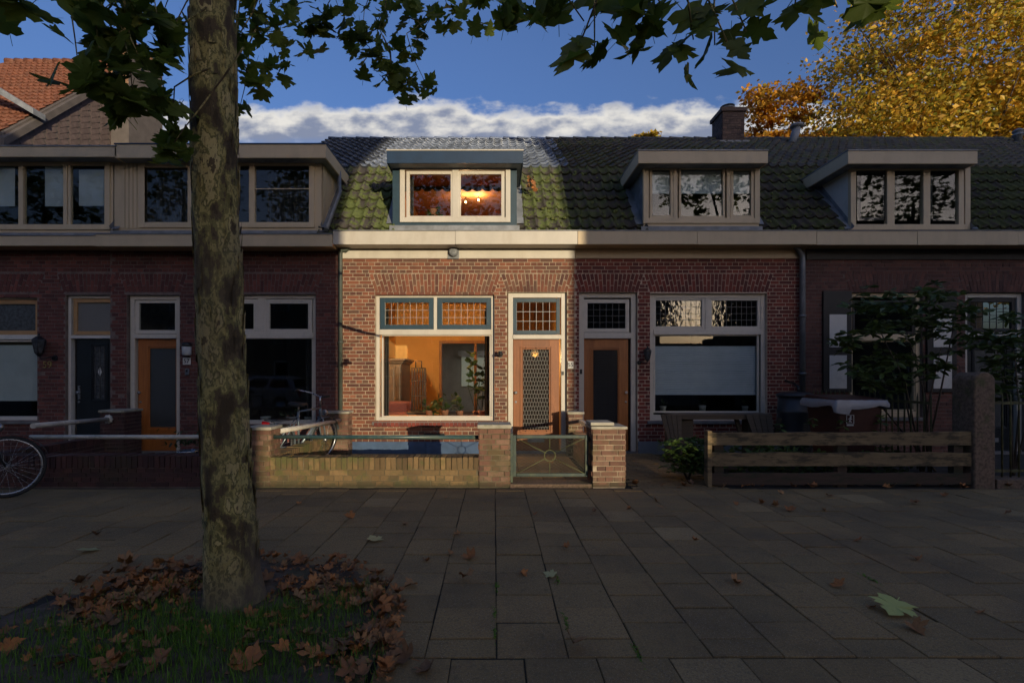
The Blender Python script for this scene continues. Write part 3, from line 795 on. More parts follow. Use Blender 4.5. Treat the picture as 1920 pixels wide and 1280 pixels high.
def roof(h, x0, x1, dorm, lower, upper, ridge_mat='tile_dark', wx=(None, None)):
    """dorm: list of (xa, xb, yfront, ztop) dormer bodies that pierce the slope"""
    def inside(x, y, z, pad=.0):
        return any(a-pad < x < b+pad and z < zt-.02 for a, b, yf, zt in dorm)
    mb = MB()
    segs = sorted([x0]+[v for d in dorm for v in d[:2]]+[x1])
    for i in range(len(segs)-1):
        a, b = segs[i], segs[i+1]
        if b-a < .01: continue
        z0 = EAVE[1]
        for da, db, yf, zt in dorm:
            if da-.001 < (a+b)/2 < db+.001: z0 = zt
        y0 = slope_y(z0)
        mb.add([(a,y0,z0-.03),(b,y0,z0-.03),(b,BREAK[0],BREAK[1]-.03),(a,BREAK[0],BREAK[1]-.03)], [(0,1,2,3)])
    mb.add([(x0,BREAK[0],BREAK[1]-.03),(x1,BREAK[0],BREAK[1]-.03),(x1,RIDGE[0],RIDGE[1]-.03),(x0,RIDGE[0],RIDGE[1]-.03),(x1,18.9,4.2),(x0,18.9,4.2)], [(0,1,2,3),(3,2,4,5)])
    rf = mb.build('roof', 'black_paint', h, fix=False)
    it = tiles_on(x0, x1, EAVE, BREAK, 8, lower, lambda x,y,z: inside(x,y,z), 2.0)
    it += tiles_on(x0, x1, BREAK, RIDGE, 12, upper, lambda x,y,z: inside(x,y,z), 1.0)
    lay_tiles(it, rf)
    d_, n_, ln_ = slope_frame(EAVE, BREAK); ms = []
    for q in range(int((x1-x0)*(95 if lower == 'tile_moss' else 60))):
        x = R.uniform(x0+.05, x1-.05); s_ = R.random()**1.3*ln_
        p_ = Vector((x, EAVE[0], EAVE[1]))+d_*s_
        if inside(x, p_.y, p_.z, .1): continue
        k = R.uniform(.012, .045)
        m = Matrix(((1,0,0,p_.x),(0,d_.y,n_.y,p_.y+n_.y*.04),(0,d_.z,n_.z,p_.z+n_.z*.04),(0,0,0,1))) @ Matrix.Rotation(R.uniform(0,6.28),4,'Z') @ Matrix.Diagonal((k*R.uniform(.8,1.6),k,k*.6,1))
        ms.append(np.array(m))
    if ms:
        ov = [(1,0,0),(.5,.87,0),(-.5,.87,0),(-1,0,0),(-.5,-.87,0),(.5,-.87,0),(.5,0,.8),(-.25,.43,.85),(-.25,-.43,.75)]
        of = [(0,1,6),(1,7,6),(1,2,7),(2,3,7),(3,8,7),(3,4,8),(4,5,8),(5,6,8),(5,0,6),(6,7,8)]
        o = raw('moss_clumps', scatter_np('moss_clumps', ov, of, ms), 'moss', rf); o['kind'] = 'stuff'
    x = x0; i = 0
    while x < x1-.1:
        ln = min(.38, x1-x)
        mb = MB(); prof = []
        for k in range(7):
            a = math.pi*k/6; prof.append((math.cos(a), math.sin(a)))
        for xx, rr in ((x-.02, .115), (x+.05, .108), (x+ln, .085)):
            for ca, sa in prof: mb.v.append((xx, RIDGE[0]+ca*rr, RIDGE[1]-.02+sa*rr*.85+R.gauss(0,.0015)))
        for s_ in range(2):
            for k in range(6): mb.f.append((s_*7+k, s_*7+k+1, s_*7+7+k+1, s_*7+7+k)); mb.sm.append(True)
        mb.f.append(tuple(range(7))); mb.sm.append(False)
        mb.build('ridge_tile', ridge_mat, rf)
        x += .38; i += 1
    return rf

def gutter(h, x0, x1, py0, py1, mat, D=8.68):
    z1, z0 = fz(py0, D), fz(py1, D)
    n_ = max(2, int(round((x1-x0)/1.9))); ys = [R.gauss(0,.002) for _ in range(n_)]
    for q in range(n_):
        xa, xb = x0+.002+(x1-x0-.004)*q/n_, x0+.002+(x1-x0-.004)*(q+1)/n_-.004
        MB().box(xa, xb, D+ys[q], 9.1, z0+R.gauss(0,.002), z1-.012).build('gutter_board', mat, h, bev=.004)
    MB().box(x0+.002, x1-.002, D-.012, D+.05, z1-.011, z1+.004).build('gutter_lip', 'zinc', h)

def dormer(h, frame, fascia, panes, posts, body, mat_frame, mat_fascia, mat_body, D=9.2, Df=8.95, cheek=None, yroof=None, ft=10, room_mat='room_dark', top_strip=None, name='dormer', sash=None):
    """all rectangles in pixels on the dormer's own front plane"""
    xa, xb = fx(body[0], D), fx(body[1], D)
    zb, zt = fz(frame[3], D)-.04, fz(fascia[3], Df)+.02
    ftop = fz(fascia[1], Df)
    yb = slope_y(zt)+.05
    mb = MB()
    # cheeks
    for x, s in ((xa, 1), (xb, -1)):
        mb.prism([(D+.012, zb-.1), (D+.012, zt), (slope_y(zt)+.12, zt), (slope_y(zb-.1)+.12, zb-.1)], x, x+s*.05)
    d = mb.build(name, cheek or mat_body, h)
    # front: body panel strips around the frame
    fx0, fx1 = fx(frame[0], D), fx(frame[2], D); fz1, fz0 = fz(frame[1], D), fz(frame[3], D)
    mb = MB()
    if xa < fx0-.01: mb.box(xa, fx0, D+.004, D+.08, zb-.1, zt)
    if xb > fx1+.01: mb.box(fx1, xb, D+.004, D+.08, zb-.1, zt)
    mb.box(max(xa, fx0), min(xb, fx1), D+.004, D+.08, zb-.1, fz0); mb.box(max(xa, fx0), min(xb, fx1), D+.004, D+.08, fz1, zt)
    mb.build('dormer_front', mat_body, d)
    # flat roof slab with its fascia
    ax0, ax1 = fx(fascia[0], Df), fx(fascia[2], Df)
    MB().box(ax0+.02, ax1-.02, Df+.02, slope_y(ftop)+.35, zt-.015, ftop-.02).build('dormer_roof', 'lead', d)
    mb = MB(); mb.box(ax0, ax1, Df, Df+.03, fz(fascia[3], Df), ftop)
    yb2 = slope_y(ftop)+.1
    mb.box(ax0, ax0+.03, Df+.03, yb2, fz(fascia[3], Df), ftop); mb.box(ax1-.03, ax1, Df+.03, yb2, fz(fascia[3], Df), ftop)
    mb.build('fascia', mat_fascia, d, bev=.003)
    MB().box(ax0-.006, ax1+.006, Df-.012, yb2, ftop+.001, ftop+.022).build('roof_edge', top_strip or 'zinc', d)
    # frame
    mb = MB(); pxring(mb, frame, ft, D, D-.02, D+.06)
    for p in posts: mb.box(fx(p[0], D), fx(p[1], D), D-.019, D+.06, fz0+.01, fz1-.01)
    mb.build('window_frame', mat_frame, d, bev=.004)
    for i, p in enumerate(panes):
        if sash is None or sash[i]:
            t = 5 if sash is None else sash[i]
            mb = MB(); pxring(mb, (p[0]-t, p[1]-t, p[2]+t, p[3]+t), t, D, D-.008, D+.05); mb.build('sash', mat_frame, d, bev=.003)
        pane(d, p, D, D+.02)
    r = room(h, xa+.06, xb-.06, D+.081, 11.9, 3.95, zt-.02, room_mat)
    # lead apron under the front and along the cheeks
    MB().box(xa-.05, xb+.05, D-.03, D+.003, zb-.16, zb-.02).build('lead_apron', 'lead', d)
    for x, s in ((xa, -1), (xb, 1)):
        mb = MB(); w_ = .13
        a, b = (slope_y(zb)-.0, zb), (slope_y(zt), zt)
        q = [(x, a[0]-.03, a[1]+.045), (x+s*w_, a[0]-.03, a[1]+.045), (x+s*w_, b[0]-.03, b[1]+.045), (x, b[0]-.03, b[1]+.045)]
        mb.add(q, [(0,1,2,3)]); mb.add([(x+s*.004, v[1], v[2]+.0) for v in (q[0], q[3])]+[(x+s*.004, q[3][1]-.06, q[3][2]+.03), (x+s*.004, q[0][1]-.06, q[0][2]+.03)], [(0,1,2,3)])
        mb.build('lead_flashing', 'lead', d)
    return d, (xa, xb, D, zt)

YF = 9.055   # front of the timber frames in the ground floor openings
def door(h, frame, leaf, top, wood, glass, fm, inner, D=9.0, ft=10, knob='r', toplight='glass_lead', nc=6, nr=3, came='lead_came', sashmat='teal', side=None, letter=True, panel_y=None):
    w_ = MB(); x0, x1, z1 = fx(frame[0]), fx(frame[2]), fz(frame[1]); z0 = 0.0
    t = ft*D/F
    w_.box(x0, x0+t, YF, YF+.1, z0, z1); w_.box(x1-t, x1, YF, YF+.1, z0, z1); w_.box(x0+t, x1-t, YF, YF+.1, z1-t, z1)
    zt0, zt1 = fz(leaf[1]), fz(top[3])
    w_.box(x0+t, x1-t, YF-.015, YF+.1, zt0, zt1-.01)
    fr = w_.build('door_frame', fm, h, bev=.004)
    s_ = MB(); pxring(s_, top, 7, D, YF+.02, YF+.07); s_.build('toplight_sash', sashmat, fr, bev=.003)
    g = (top[0]+7, top[1]+7, top[2]-7, top[3]-7)
    pane(fr, g, D, YF+.045, toplight, 'toplight_pane')
    if nc: cames(fr, g, nc, nr, D, YF+.045, came)
    # leaf: stiles and rails around a recessed glazed panel
    lx0, lx1, lz1, lz0 = fx(leaf[0]), fx(leaf[2]), fz(leaf[1]), 0.03
    ix0, ix1, iz1, iz0 = fx(inner[0]), fx(inner[2]), fz(inner[1]), fz(inner[3])
    y0, y1 = YF+.055, YF+.095
    mb = MB(); mb.box(lx0, ix0, y0, y1, lz0, lz1); mb.box(ix1, lx1, y0, y1, lz0, lz1); mb.box(ix0, ix1, y0, y1, iz1, lz1); mb.box(ix0, ix1, y0, y1, lz0, iz0)
    leafo = mb.build('door', wood, h, bev=.003)
    m2 = MB()
    ring(m2, ix0-.05, ix1+.05, iz0-.05, iz1+.05, .028, .028, .028, .028, y0-.013, y0+.004)
    ring(m2, ix0-.012, ix1+.012, iz0-.012, iz1+.012, .016, .016, .016, .016, y0-.007, y0+.004)
    m2.build('moulding', wood, leafo, bev=.004)
    MB().box(ix0-.002, ix1+.002, y0+.012, y0+.022, iz0-.002, iz1+.002).build('glass_panel', glass, leafo)
    for k in range(3):
        xx = ix0+(ix1-ix0)*(k+.5)/3
    kx = lx1-.045 if knob == 'r' else lx0+.045
    kz = fz(736)
    MB().lathe([(.012,-.0),(.014,-.02),(.026,-.04),(.028,-.055),(.018,-.066)], (kx, y0, kz), 14, 'y').build('door_knob', 'steel', leafo)
    MB().lathe([(.02,-.0),(.02,-.008)], (kx, y0, kz-.17), 14, 'y').build('lock', 'steel', leafo)
    if letter:
        MB().box((ix0+ix1)/2-.15, (ix0+ix1)/2+.15, y0-.012, y0, fz(830), fz(822)).build('letter_plate', 'zinc', leafo)
    MB().box(x0, x1, YF-.06, YF+.1, -.03, .028).build('threshold', 'stone_sill', h)
    return fr, leafo

def window(h, frame, ft, fm, top_panes, main, mull=(), rail=None, D=9.0, sash=None, sash_t=6, top_glass='glass', nc=0, nr=0, came='lead_came', sill=True, sillmat='stone_sill', main_sash=0, fy=YF, bead=True):
    mb = MB(); pxring(mb, frame, ft, D, fy, fy+.1, b=ft+2)
    if rail: mb.box(fx(frame[0]+ft), fx(frame[2]-ft), fy-.012, fy+.1, fz(rail[1]), fz(rail[0]))
    for m in mull: mb.box(fx(m[0]), fx(m[1]), fy+.001, fy+.1, fz(m[3]), fz(m[2]))
    wd = mb.build('window', fm, h, bev=.004)
    for r in top_panes:
        if sash:
            s_ = MB(); pxring(s_, r, sash_t, D, fy+.012, fy+.07); s_.build('sash', sash, wd, bev=.003)
            g = (r[0]+sash_t, r[1]+sash_t, r[2]-sash_t, r[3]-sash_t)
        else: g = r
        pane(wd, g, D, fy+.045, top_glass)
        if nc: cames(wd, g, nc, nr, D, fy+.045, came)
    if main:
        if bead:
            s_ = MB(); pxring(s_, (main[0]-3, main[1]-3, main[2]+3, main[3]+3), 3, D, fy+.02, fy+.06); s_.build('glazing_bead', fm, wd)
        pane(wd, main, D, fy+.05)
    if sill:
        MB().box(fx(frame[0])-.05, fx(frame[2])+.05, 8.955, 9.15, fz(frame[3])-.06, fz(frame[3])-.004).build('sill', sillmat, wd, bev=.003)
    return wd
def blind(parent, r, D, y, mat, pleats=0):
    x0, x1, z1, z0 = fx(r[0],D), fx(r[2],D), fz(r[1],D), fz(r[3],D); mb = MB()
    if pleats:
        vs = []; 
        for i in range(pleats*2+1):
            z = z1+(z0-z1)*i/(pleats*2); yy = y+(.012 if i % 2 else 0)
            vs += [(x0,yy,z),(x1,yy,z)]
        mb.add(vs, [(2*i,2*i+1,2*i+3,2*i+2) for i in range(pleats*2)])
        mb.box(x0, x1, y-.006, y+.016, z1-.001, z1+.018); mb.box(x0, x1, y-.006, y+.016, z0-.014, z0+.001)
    else: mb.box(x0, x1, y, y+.004, z0, z1)
    return mb.build('blind', mat, parent, fix=False)
def curtain(parent, x0, x1, z0, z1, y, mat, folds=6):
    vs = []; n = folds*6
    for i in range(n+1):
        x = x0+(x1-x0)*i/n; yy = y+.025*math.sin(i*2*math.pi/6)
        vs += [(x,yy,z0),(x,yy,z1)]
    return MB().add(vs, [(2*i,2*i+2,2*i+3,2*i+1) for i in range(n)], True).build('curtain', mat, parent, fix=False)
def downpipe(h, pts, r, mat):
    MB().tube(pts, r, 12).build('downpipe', mat, h)
    mb = MB()
    for z in (pts[-1][2]+.35, (pts[-1][2]+pts[-2][2])/2+.2): mb.lathe([(r+.012,-.02),(r+.012,.02)], (pts[-1][0], pts[-1][1], z), 12)
    mb.build('pipe_bracket', mat, h)

# ---------------------------------------------------------------- number 59 (cut by the left edge)
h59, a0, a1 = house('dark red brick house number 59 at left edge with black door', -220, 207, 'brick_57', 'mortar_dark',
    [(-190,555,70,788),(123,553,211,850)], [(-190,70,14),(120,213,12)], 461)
gutter(h59, a0, a1, 441, 461, 'cream_dull')
wd = window(h59, (-190,555,70,788), 5, 'white_trim', [(-60,561,68,627),(-186,561,-64,627)], (-184,640,66,782), [(-64,-60,560,630)], (627,636), sash='ochre', sash_t=8, top_glass='glass_ripple')
blind(wd, (-184,646,66,752), 9, 9.13, 'blind_dim')
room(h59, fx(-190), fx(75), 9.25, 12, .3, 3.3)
fr, lf = door(h59, (123,553,213,850), (134,634,208,850), (131,559,210,627), 'door_black', 'glass_ripple', 'white_trim', (166,648,189,748), ft=5, knob='l', toplight='glass_lens', nc=0, sashmat='ochre')
mb = MB(); x0, x1, z0, z1 = fx(166), fx(189), fz(748), fz(648); xm = (x0+x1)/2
for x in (x0+.03, xm, x1-.03): mb.box(x-.004, x+.004, YF+.058, YF+.07, z0, z1)
for z in (fz(672), fz(722)): mb.box(x0, x1, YF+.0585, YF+.0695, z-.004, z+.004)
for s in (-1, 1):
    mb.beam((xm, YF+.06, fz(680)), (xm+s*.05, YF+.06, fz(697)), .01, .008); mb.beam((xm+s*.05, YF+.06, fz(697)), (xm, YF+.06, fz(712)), .01, .008)
mb.build('leading', 'lead_dark', lf)
MB().prism([(xm-.035,fz(697)),(xm,fz(686)),(xm+.035,fz(697)),(xm,fz(706))], YF+.061, YF+.067, 'y').build('glass_drop', 'pot_white', lf)
MB().box(fx(138), fx(142), YF+.035, YF+.056, fz(749), fz(723)).build('door_handle', 'steel', lf)
text_part('59', .17, .006, (fx(90), 8.985, fz(684)), 'brass', h59, 'house_number')
d59, db59 = dormer(h59, (-150,300,207,431), (-200,275,218,294), [(-60,308,36,428),(45,305,120,431),(133,309,198,426)], [(36,45),(120,127),(-130,-60)], (-210,212), 'cream_dull', 'cream_dull', 'cream_dull', sash=[0,0,5])
for r in ((-50,311,22,385),(79,310,118,385),(143,316,190,384)): blind(d59, r, 9.2, 9.26, 'blind_dim')
MB().box(a0, a1, 10.2, 15.0, 5.2, 5.44).build('flat_roof', 'lead', h59)

# ---------------------------------------------------------------- number 57
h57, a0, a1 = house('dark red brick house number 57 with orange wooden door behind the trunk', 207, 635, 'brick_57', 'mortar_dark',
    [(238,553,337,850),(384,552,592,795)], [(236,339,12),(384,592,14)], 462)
gutter(h57, a0, a1, 438, 462, 'cream_dull', 8.66)
door(h57, (240,553,335,850), (251,634,331,850), (248,560,330,625), 'door_wood', 'glass_frost', 'grey_trim', (273,652,323,802), ft=8, knob='l', toplight='glass', nc=0, sashmat='grey_trim', letter=False)
wd = window(h57, (384,552,592,797), 7, 'grey_trim', [(394,560,480,624),(494,560,583,624)], (394,635,582,790), [(480,494,558,626)], (623,634), sash='grey_trim', sash_t=8)
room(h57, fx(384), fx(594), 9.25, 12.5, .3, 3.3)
curtain(h57, fx(560), fx(583), .55, 2.9, 9.34, 'curtain_dark', 3)
text_part('57', .105, .003, (fx(351), 8.975, fz(677)), 'ink', h57, 'house_number')
MB().box(fx(344), fx(358.5), 8.978, 8.992, fz(683.5), fz(670.5)).build('number_plate', 'enamel', h57, bev=.003)
MB().box(fx(348.5), fx(356), 8.965, 8.992, fz(703), fz(691)).build('doorbell', 'zinc', h57, bev=.004)
MB().box(fx(348.5)+.02, fx(356)-.02, 8.96, 8.968, fz(697), fz(693)).build('bell_button', 'black_iron', h57)
d57, db57 = dormer(h57, (262,300,590,427), (215,271,611,296), [(272,314,352,418),(446,308,467,420),(480,300,579,418)], [(355,440),(469,478)], (214,603), 'cream_dull', 'cream_dull', 'cream_dull', sash=[6,4,0], top_strip='navy')
mb = MB()
for i in range(5):
    x = fx(229+i*7.5, 9.2); mb.box(x, x+fx(934)-.012, 9.19, 9.203, fz(428,9.2), fz(297,9.2))
mb.build('boarding', 'cream_dull', d57)
mb = MB()
for i in range(5):
    y0 = 9.24+i*.2; zt = db57[3]-.02
    mb.prism([(y0, max(slope_z(y0), fz(428,9.2))), (y0, zt), (y0+.185, zt), (y0+.185, min(zt-.02, slope_z(y0+.185)))], db57[1]+.001, db57[1]+.014)
mb.build('cheek_board', 'cream_dull', d57)
curtain(d57, fx(488,9.2), fx(574,9.2), fz(420,9.2), fz(306,9.2), 9.5, 'curtain_dark', 8)
curtain(d57, fx(272,9.2), fx(352,9.2), fz(420,9.2), fz(306,9.2), 9.5, 'curtain_dark', 8)
MB().box(fx(478,9.2), fx(580,9.2), 9.178, 9.19, fz(355.5,9.2), fz(354,9.2)).build('screen_rail', 'cream_dull', d57)
MB().tube([(fx(612,9.0), 8.98, fz(431,9.0)), (fx(633,9.6), 9.72, fz(362,9.72)), (fx(634,9.75), 9.8, fz(322,9.8))], .04, 10).build('dormer_downpipe', 'zinc', h57)
MB().box(a0, -4.56, 10.2, 15.0, 5.2, 5.44).build('flat_roof', 'lead', h57)
roof(h57, -4.55, a1, [(-4.56, db57[1], db57[2], db57[3])], 'tile_moss', 'tile_dark')

# ---------------------------------------------------------------- number 55 (in the sun)
h55, a0, a1 = house('brick house number 55 with cream trim and dark blue dormer, middle one in sunlight', 635, 1078, 'brick_55', 'mortar_55',
    [(704,551,927,790),(951,548,1063,850)], [(704,927,12),(951,1063,12)], 485)
X55 = (a0, a1)
gutter(h55, a0, a1, 432, 458, 'cream')
MB().box(a0+.03, a1-.004, 8.975, 9.003, fz(485), 3.70).build('frieze_board', 'cream', h55, bev=.003)
wd = window(h55, (704,551,927,790), 6, 'cream', [(711,557,812,617),(819,557,921,617)], (717,629,918,780), [(812.5,818.5,556,618)], (617,627), sash='teal', sash_t=9, top_glass='glass_lead', nc=7, nr=3, main_sash=5)
mb = MB()
for i in range(29):
    x = fx(702)+i*(fx(929)-fx(702))/29; mb.box(x+.004, x+(fx(929)-fx(702))/29-.004, 8.95, 9.05, fz(799), fz(791.5))
mb.build('sill_brick', 'brick_53', wd)
fr, lf = door(h55, (953,548,1062,850), (963,635,1050,850), (962,558,1051,626), 'door_wood_55', 'glass_weave', 'cream', (981,654,1031,807), ft=9, knob='l', nc=6, nr=3)
mb = MB()
for k in range(3):
    for zz in (fz(652), fz(809)):
        mb.lathe([(.008,0),(.01,-.012),(.004,-.02)], (fx(986+k*20), YF+.055, zz), 8, 'y')
mb.build('glass_clip', 'black_iron', lf)
MB().box(fx(1054), fx(1058), YF-.008, YF+.002, fz(703), fz(696)).build('doorbell', 'black_iron', h55)
text_part('55', .10, .003, (fx(1069.5), 8.972, fz(684)), 'ink', h55, 'house_number')
MB().box(fx(1064.5), fx(1075), 8.976, 8.991, fz(690.5), fz(677)).build('number_plate', 'enamel', h55, bev=.003)
mb = MB(); mb.box(fx(840), fx(861), 8.962, 8.974, fz(486), fz(463.5)); mb.build('vent_plate', 'zinc', h55, bev=.003)
MB().lathe([(.083,0),(.083,-.03),(.075,-.055),(.05,-.068),(.0,-.072)], (fx(850.5), 8.962, fz(474)), 20, 'y').build('vent_cowl', 'lead', h55)
MB().box(fx(655), fx(950), 8.972, 9.0, -.02, fz(827.5)).build('plinth', 'plinth_blue', h55)
MB().box(fx(800), fx(829), 8.93, 8.971, fz(850), fz(830)).build('meter_box', 'plinth_blue', h55, bev=.005)
MB().box(fx(796), fx(834), 8.95, 8.992, fz(820), fz(812)).build('air_brick', 'black_iron', h55)
downpipe(h55, [(fx(660), 8.93, fz(458)), (fx(657), 8.93, fz(466)), (fx(650), 8.94, fz(471)), (fx(643), 8.94, fz(470)), (fx(640.5), 8.94, fz(477)), (fx(640.5), 8.94, .0)], .036, 'pipe_green')
d55, db55 = dormer(h55, (750,310,957,417), (725,283,981,306), [(768,327,845,405),(864,327,940,405)], [(848,860)], (736,969), 'cream', 'navy', 'teal', sash=[6,6], room_mat='room_attic', ft=9, top_strip='cream')
roof(h55, a0, a1, [db55], 'tile_moss', 'tile_dark_lit', 'tile_dark_lit')
for px in (764, 944): curtain(d55, fx(px-4,9.2), fx(px+9,9.2), fz(408,9.2), fz(325,9.2), 9.36, 'curtain_dark', 2)

# ---------------------------------------------------------------- number 53
h53, a0, a1 = house('deep red brick house with pale pointing, right of the sunlit house', 1078, 1510, 'brick_53', 'mortar_53',
    [(1086,548,1195,850),(1219,550,1438,788)], [(1086,1195,12),(1219,1438,12)], 485)
gutter(h53, a0, a1, 432, 458, 'cream_dull')
MB().box(a0+.004, a1-.1, 8.975, 9.003, fz(485), 3.70).build('frieze_board', 'cream_dull', h53, bev=.003)
fr, lf = door(h53, (1087,548,1194,850), (1096,634,1181,850), (1096,560,1182,622), 'door_wood', 'glass_weave_dark', 'grey_trim', (1114,655,1161,815), ft=9, knob='r', nc=6, nr=4, sashmat='grey_trim', came='lead_dark', letter=False)
MB().box(fx(1088), fx(1092.5), YF-.01, YF+.002, fz(701), fz(692)).build('doorbell', 'black_iron', h53)
wd = window(h53, (1219,550,1438,788), 8, 'grey_trim', [(1226,556,1325,617),(1332,556,1430,617)], (1231,629,1424,771), [(1325,1332,556,618)], (617,627), sash='grey_trim', sash_t=6, top_glass='glass_lead', nc=9, nr=4, came='lead_dark')
blind(wd, (1231,650,1424,739), 9, 9.13, 'blind', 26)
room(h53, fx(1219), fx(1440), 9.3, 12.5, .3, 3.3)
room(h53, fx(1086), fx(1196), 9.26, 11.5, .0, 3.3)
MB().box(fx(1196), fx(1500), 8.975, 9.0, -.02, fz(827)).build('plinth', 'plinth_grey', h53)
d53, db53 = dormer(h53, (1206,306,1424,419), (1197,283,1440,306), [(1223,318,1257,404),(1277,317,1355,405),(1375,319,1408,404)], [(1262,1270),(1362,1369)], (1207,1423), 'cream_dull', 'cream_dull', 'cream_dull', cheek='lead', sash=[5,4,5])
for r in ((1223,320,1257,361),(1277,318,1355,361),(1375,320,1408,361)): blind(d53, r, 9.2, 9.26, 'blind_dim')
rf53 = roof(h53, a0, a1, [db53], 'tile_moss_dull', 'tile_dark_moss', 'tile_dark_moss')
downpipe(h53, [(fx(1487), 8.9, fz(459)), (fx(1487), 8.9, fz(466)), (fx(1499), 8.92, fz(480)), (fx(1499.5), 8.92, fz(492)), (fx(1499.5), 8.92, fz(737))], .047, 'zinc')
# chimney of number 53
ch = MB().box(fx(1352,13.6), fx(1392,13.6), 13.5, 14.15, 7.2, fz(210,13.6)).build('chimney', 'mortar_dark', h53)
x0, x1 = fx(1352,13.6), fx(1392,13.6)
it = bond(x0-.006, x1+.006, 7.3, fz(214,13.6), 13.488, L=.22)
it += bond(0, .65, 7.3, fz(214,13.6), -.012, L=.22, rotz=-math.pi/2, origin=(x0, 14.15, 0))
lay(it, 'brick_chimney', ch)
MB().box(x0-.05, x1+.05, 13.45, 14.2, fz(213,13.6), fz(206,13.6)).build('chimney_cap', 'brick_chimney', ch)
MB().lathe([(.13,0),(.13,.1),(.2,.12),(.2,.15),(.12,.17),(.12,.2),(.19,.21),(.05,.27)], ((x0+x1)/2, 13.85, fz(206,13.6)), 14).build('chimney_pot', 'zinc', ch)
MB().box(x0-.12, x1+.1, 13.42, 13.5, 7.30, 7.62).build('chimney_flashing', 'lead', ch)
MB().tube([P(1484,275,13.3), P(1494,240,13.3)], .1, 12).lathe([(.1,0),(.17,.03),(.16,.08),(.03,.14)], P(1494,240,13.3), 12).build('vent_pipe', 'lead', h53)

# ---------------------------------------------------------------- number 51 (cut by the right edge)
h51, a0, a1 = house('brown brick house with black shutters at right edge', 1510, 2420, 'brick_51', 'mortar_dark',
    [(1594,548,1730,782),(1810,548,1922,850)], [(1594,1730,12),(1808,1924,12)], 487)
gutter(h51, a0, a1, 432, 459, 'cream_dull')
MB().box(a0+.004, a1-.004, 8.972, 9.003, fz(487), 3.70).build('frieze_board', 'black_paint', h51, bev=.003)
wd = window(h51, (1594,548,1730,782), 8, 'cream_dull', [(1604,562,1720,625)], (1604,640,1720,768), (), (626,638), sash='black_paint', sash_t=4, came='lead_dark')
room(h51, fx(1594), fx(1732), 9.25, 12, .3, 3.3)
for pa, pb in ((1541,1594),(1735,1790)):
    s_ = MB().box(fx(pa), fx(pb), 8.955, 8.992, fz(735), fz(546)).build('shutter', 'black_paint', h51, bev=.004)
    for q0, q1 in ((590,651),(666,728)):
        MB().box(fx(pa+11), fx(pb-10), 8.948, 8.954, fz(q1), fz(q0)).build('shutter_panel', 'white_trim', s_)
door(h51, (1810,548,1922,850), (1822,632,1912,850), (1820,558,1912,622), 'door_black', 'glass_frost', 'cream', (1838,655,1896,800), ft=9, knob='l', toplight='glass_lead', nc=6, nr=4, came='lead_dark', sashmat='black_paint')
d51, db51 = dormer(h51, (1594,309,1818,431), (1590,283,1833,307), [(1610,321,1662,412),(1676,321,1730,412),(1743,321,1795,412)], [(1662,1676),(1730,1743),(1796,1806)], (1595,1817), 'cream_dull', 'cream_dull', 'cream_dull', cheek='white_trim', sash=[0,0,0])
for r in ((1611,319,1662,412),):
    mb = MB(); pxring(mb, r, 5, 9.2, 9.222, 9.26); mb.build('inner_sash', 'black_paint', d51)
mb = MB(); T = [P(1745,330,9.24), P(1780,330,9.34), P(1793,411,9.26), P(1745,411,9.26)]
for i in range(4): mb.beam(T[i], T[(i+1)%4], .035, .035, (0,1,0))
mb.build('tilted_sash', 'black_paint', d51)
roof(h51, a0, a1, [db51], 'tile_moss_dull', 'tile_dark_moss', 'tile_dark_moss')
MB().lathe([(.09,0),(.09,.25),(.13,.27),(.13,.3),(.1,.32),(.1,.35),(.13,.37),(.13,.4),(.04,.46)], (fx(1909,13.4), 13.4, 7.45), 12).build('vent_pipe', 'lead', h51)

# ---------------------------------------------------------------- house with clay roof, behind at the left
hL = thing('gabled_house', 'tall house with orange clay roof and chimney behind the left row', 'house', (-16, 17, 0))
XG = -13.5
ya, yr = 13.9, 18.9; za, zr = 8.05, 13.05
MB().prism([(ya,0),(ya,za),(yr,zr),(20.2,11.8),(20.2,0)], XG-.25, XG).build('gable_wall', 'gable_plaster', hL)
d_, nr_, ln_ = slope_frame((ya,za),(yr,zr))
MB().prism([(ya-.3,za-.42),(yr,zr-.06),(20.2,11.6),(20.2,11.4),(yr,zr-.3),(ya-.3,za-.6)], -30, XG-.26).build('roof_boards', 'black_paint', hL)
gw = MB()
# rows of slanting shingles on the gable
rows = 26
shv = [(0,0,0),(0,.5,0),(0,.5,.30),(0,0,.30),(.018,0,.0),(.018,.5,.0),(.004,.5,.30),(.004,0,.30)]
mats = []
for r in range(40):
    for c in range(16):
        y = ya+.1+c*.42; z = 6.2+r*.19
        if z+.1 > za+(y-ya)*1.0-.12 or y > 20: continue
        mats.append(np.array(Matrix.Translation((XG+.002, y, z)) @ Matrix.Rotation(.55, 4, 'X') @ Matrix.Diagonal((1,.8,.62,1))))
o = raw('shingles', scatter_np('shingles', shv, [(4,5,6,7),(0,1,5,4),(0,4,7,3),(1,2,6,5)], mats), 'shingle', hL); o['kind'] = 'stuff'
rl = MB().prism([(ya-.12,za-.2),(yr,zr-.02),(yr,zr-.26),(ya-.12,za-.44)], XG-.22, XG+.14).build('verge_board', 'gable_plaster', hL)
rfL = MB().add([(-24,ya-.2,za-.23),(XG-.2,ya-.2,za-.23),(XG-.2,yr,zr-.03),(-24,yr,zr-.03)], [(0,1,2,3)]).build('roof', 'tile_clay', hL, fix=False)
its = tiles_on(-18.2, XG-.1, (ya-.2,za-.2), (yr,zr), 22, 'tile_clay', lambda x,y,z: False)
lay_tiles([(t[0]+t[1].translation.y*.01+t[1].translation.x*.01, t[1], t[2]) for t in its], rfL)
x = -18.2
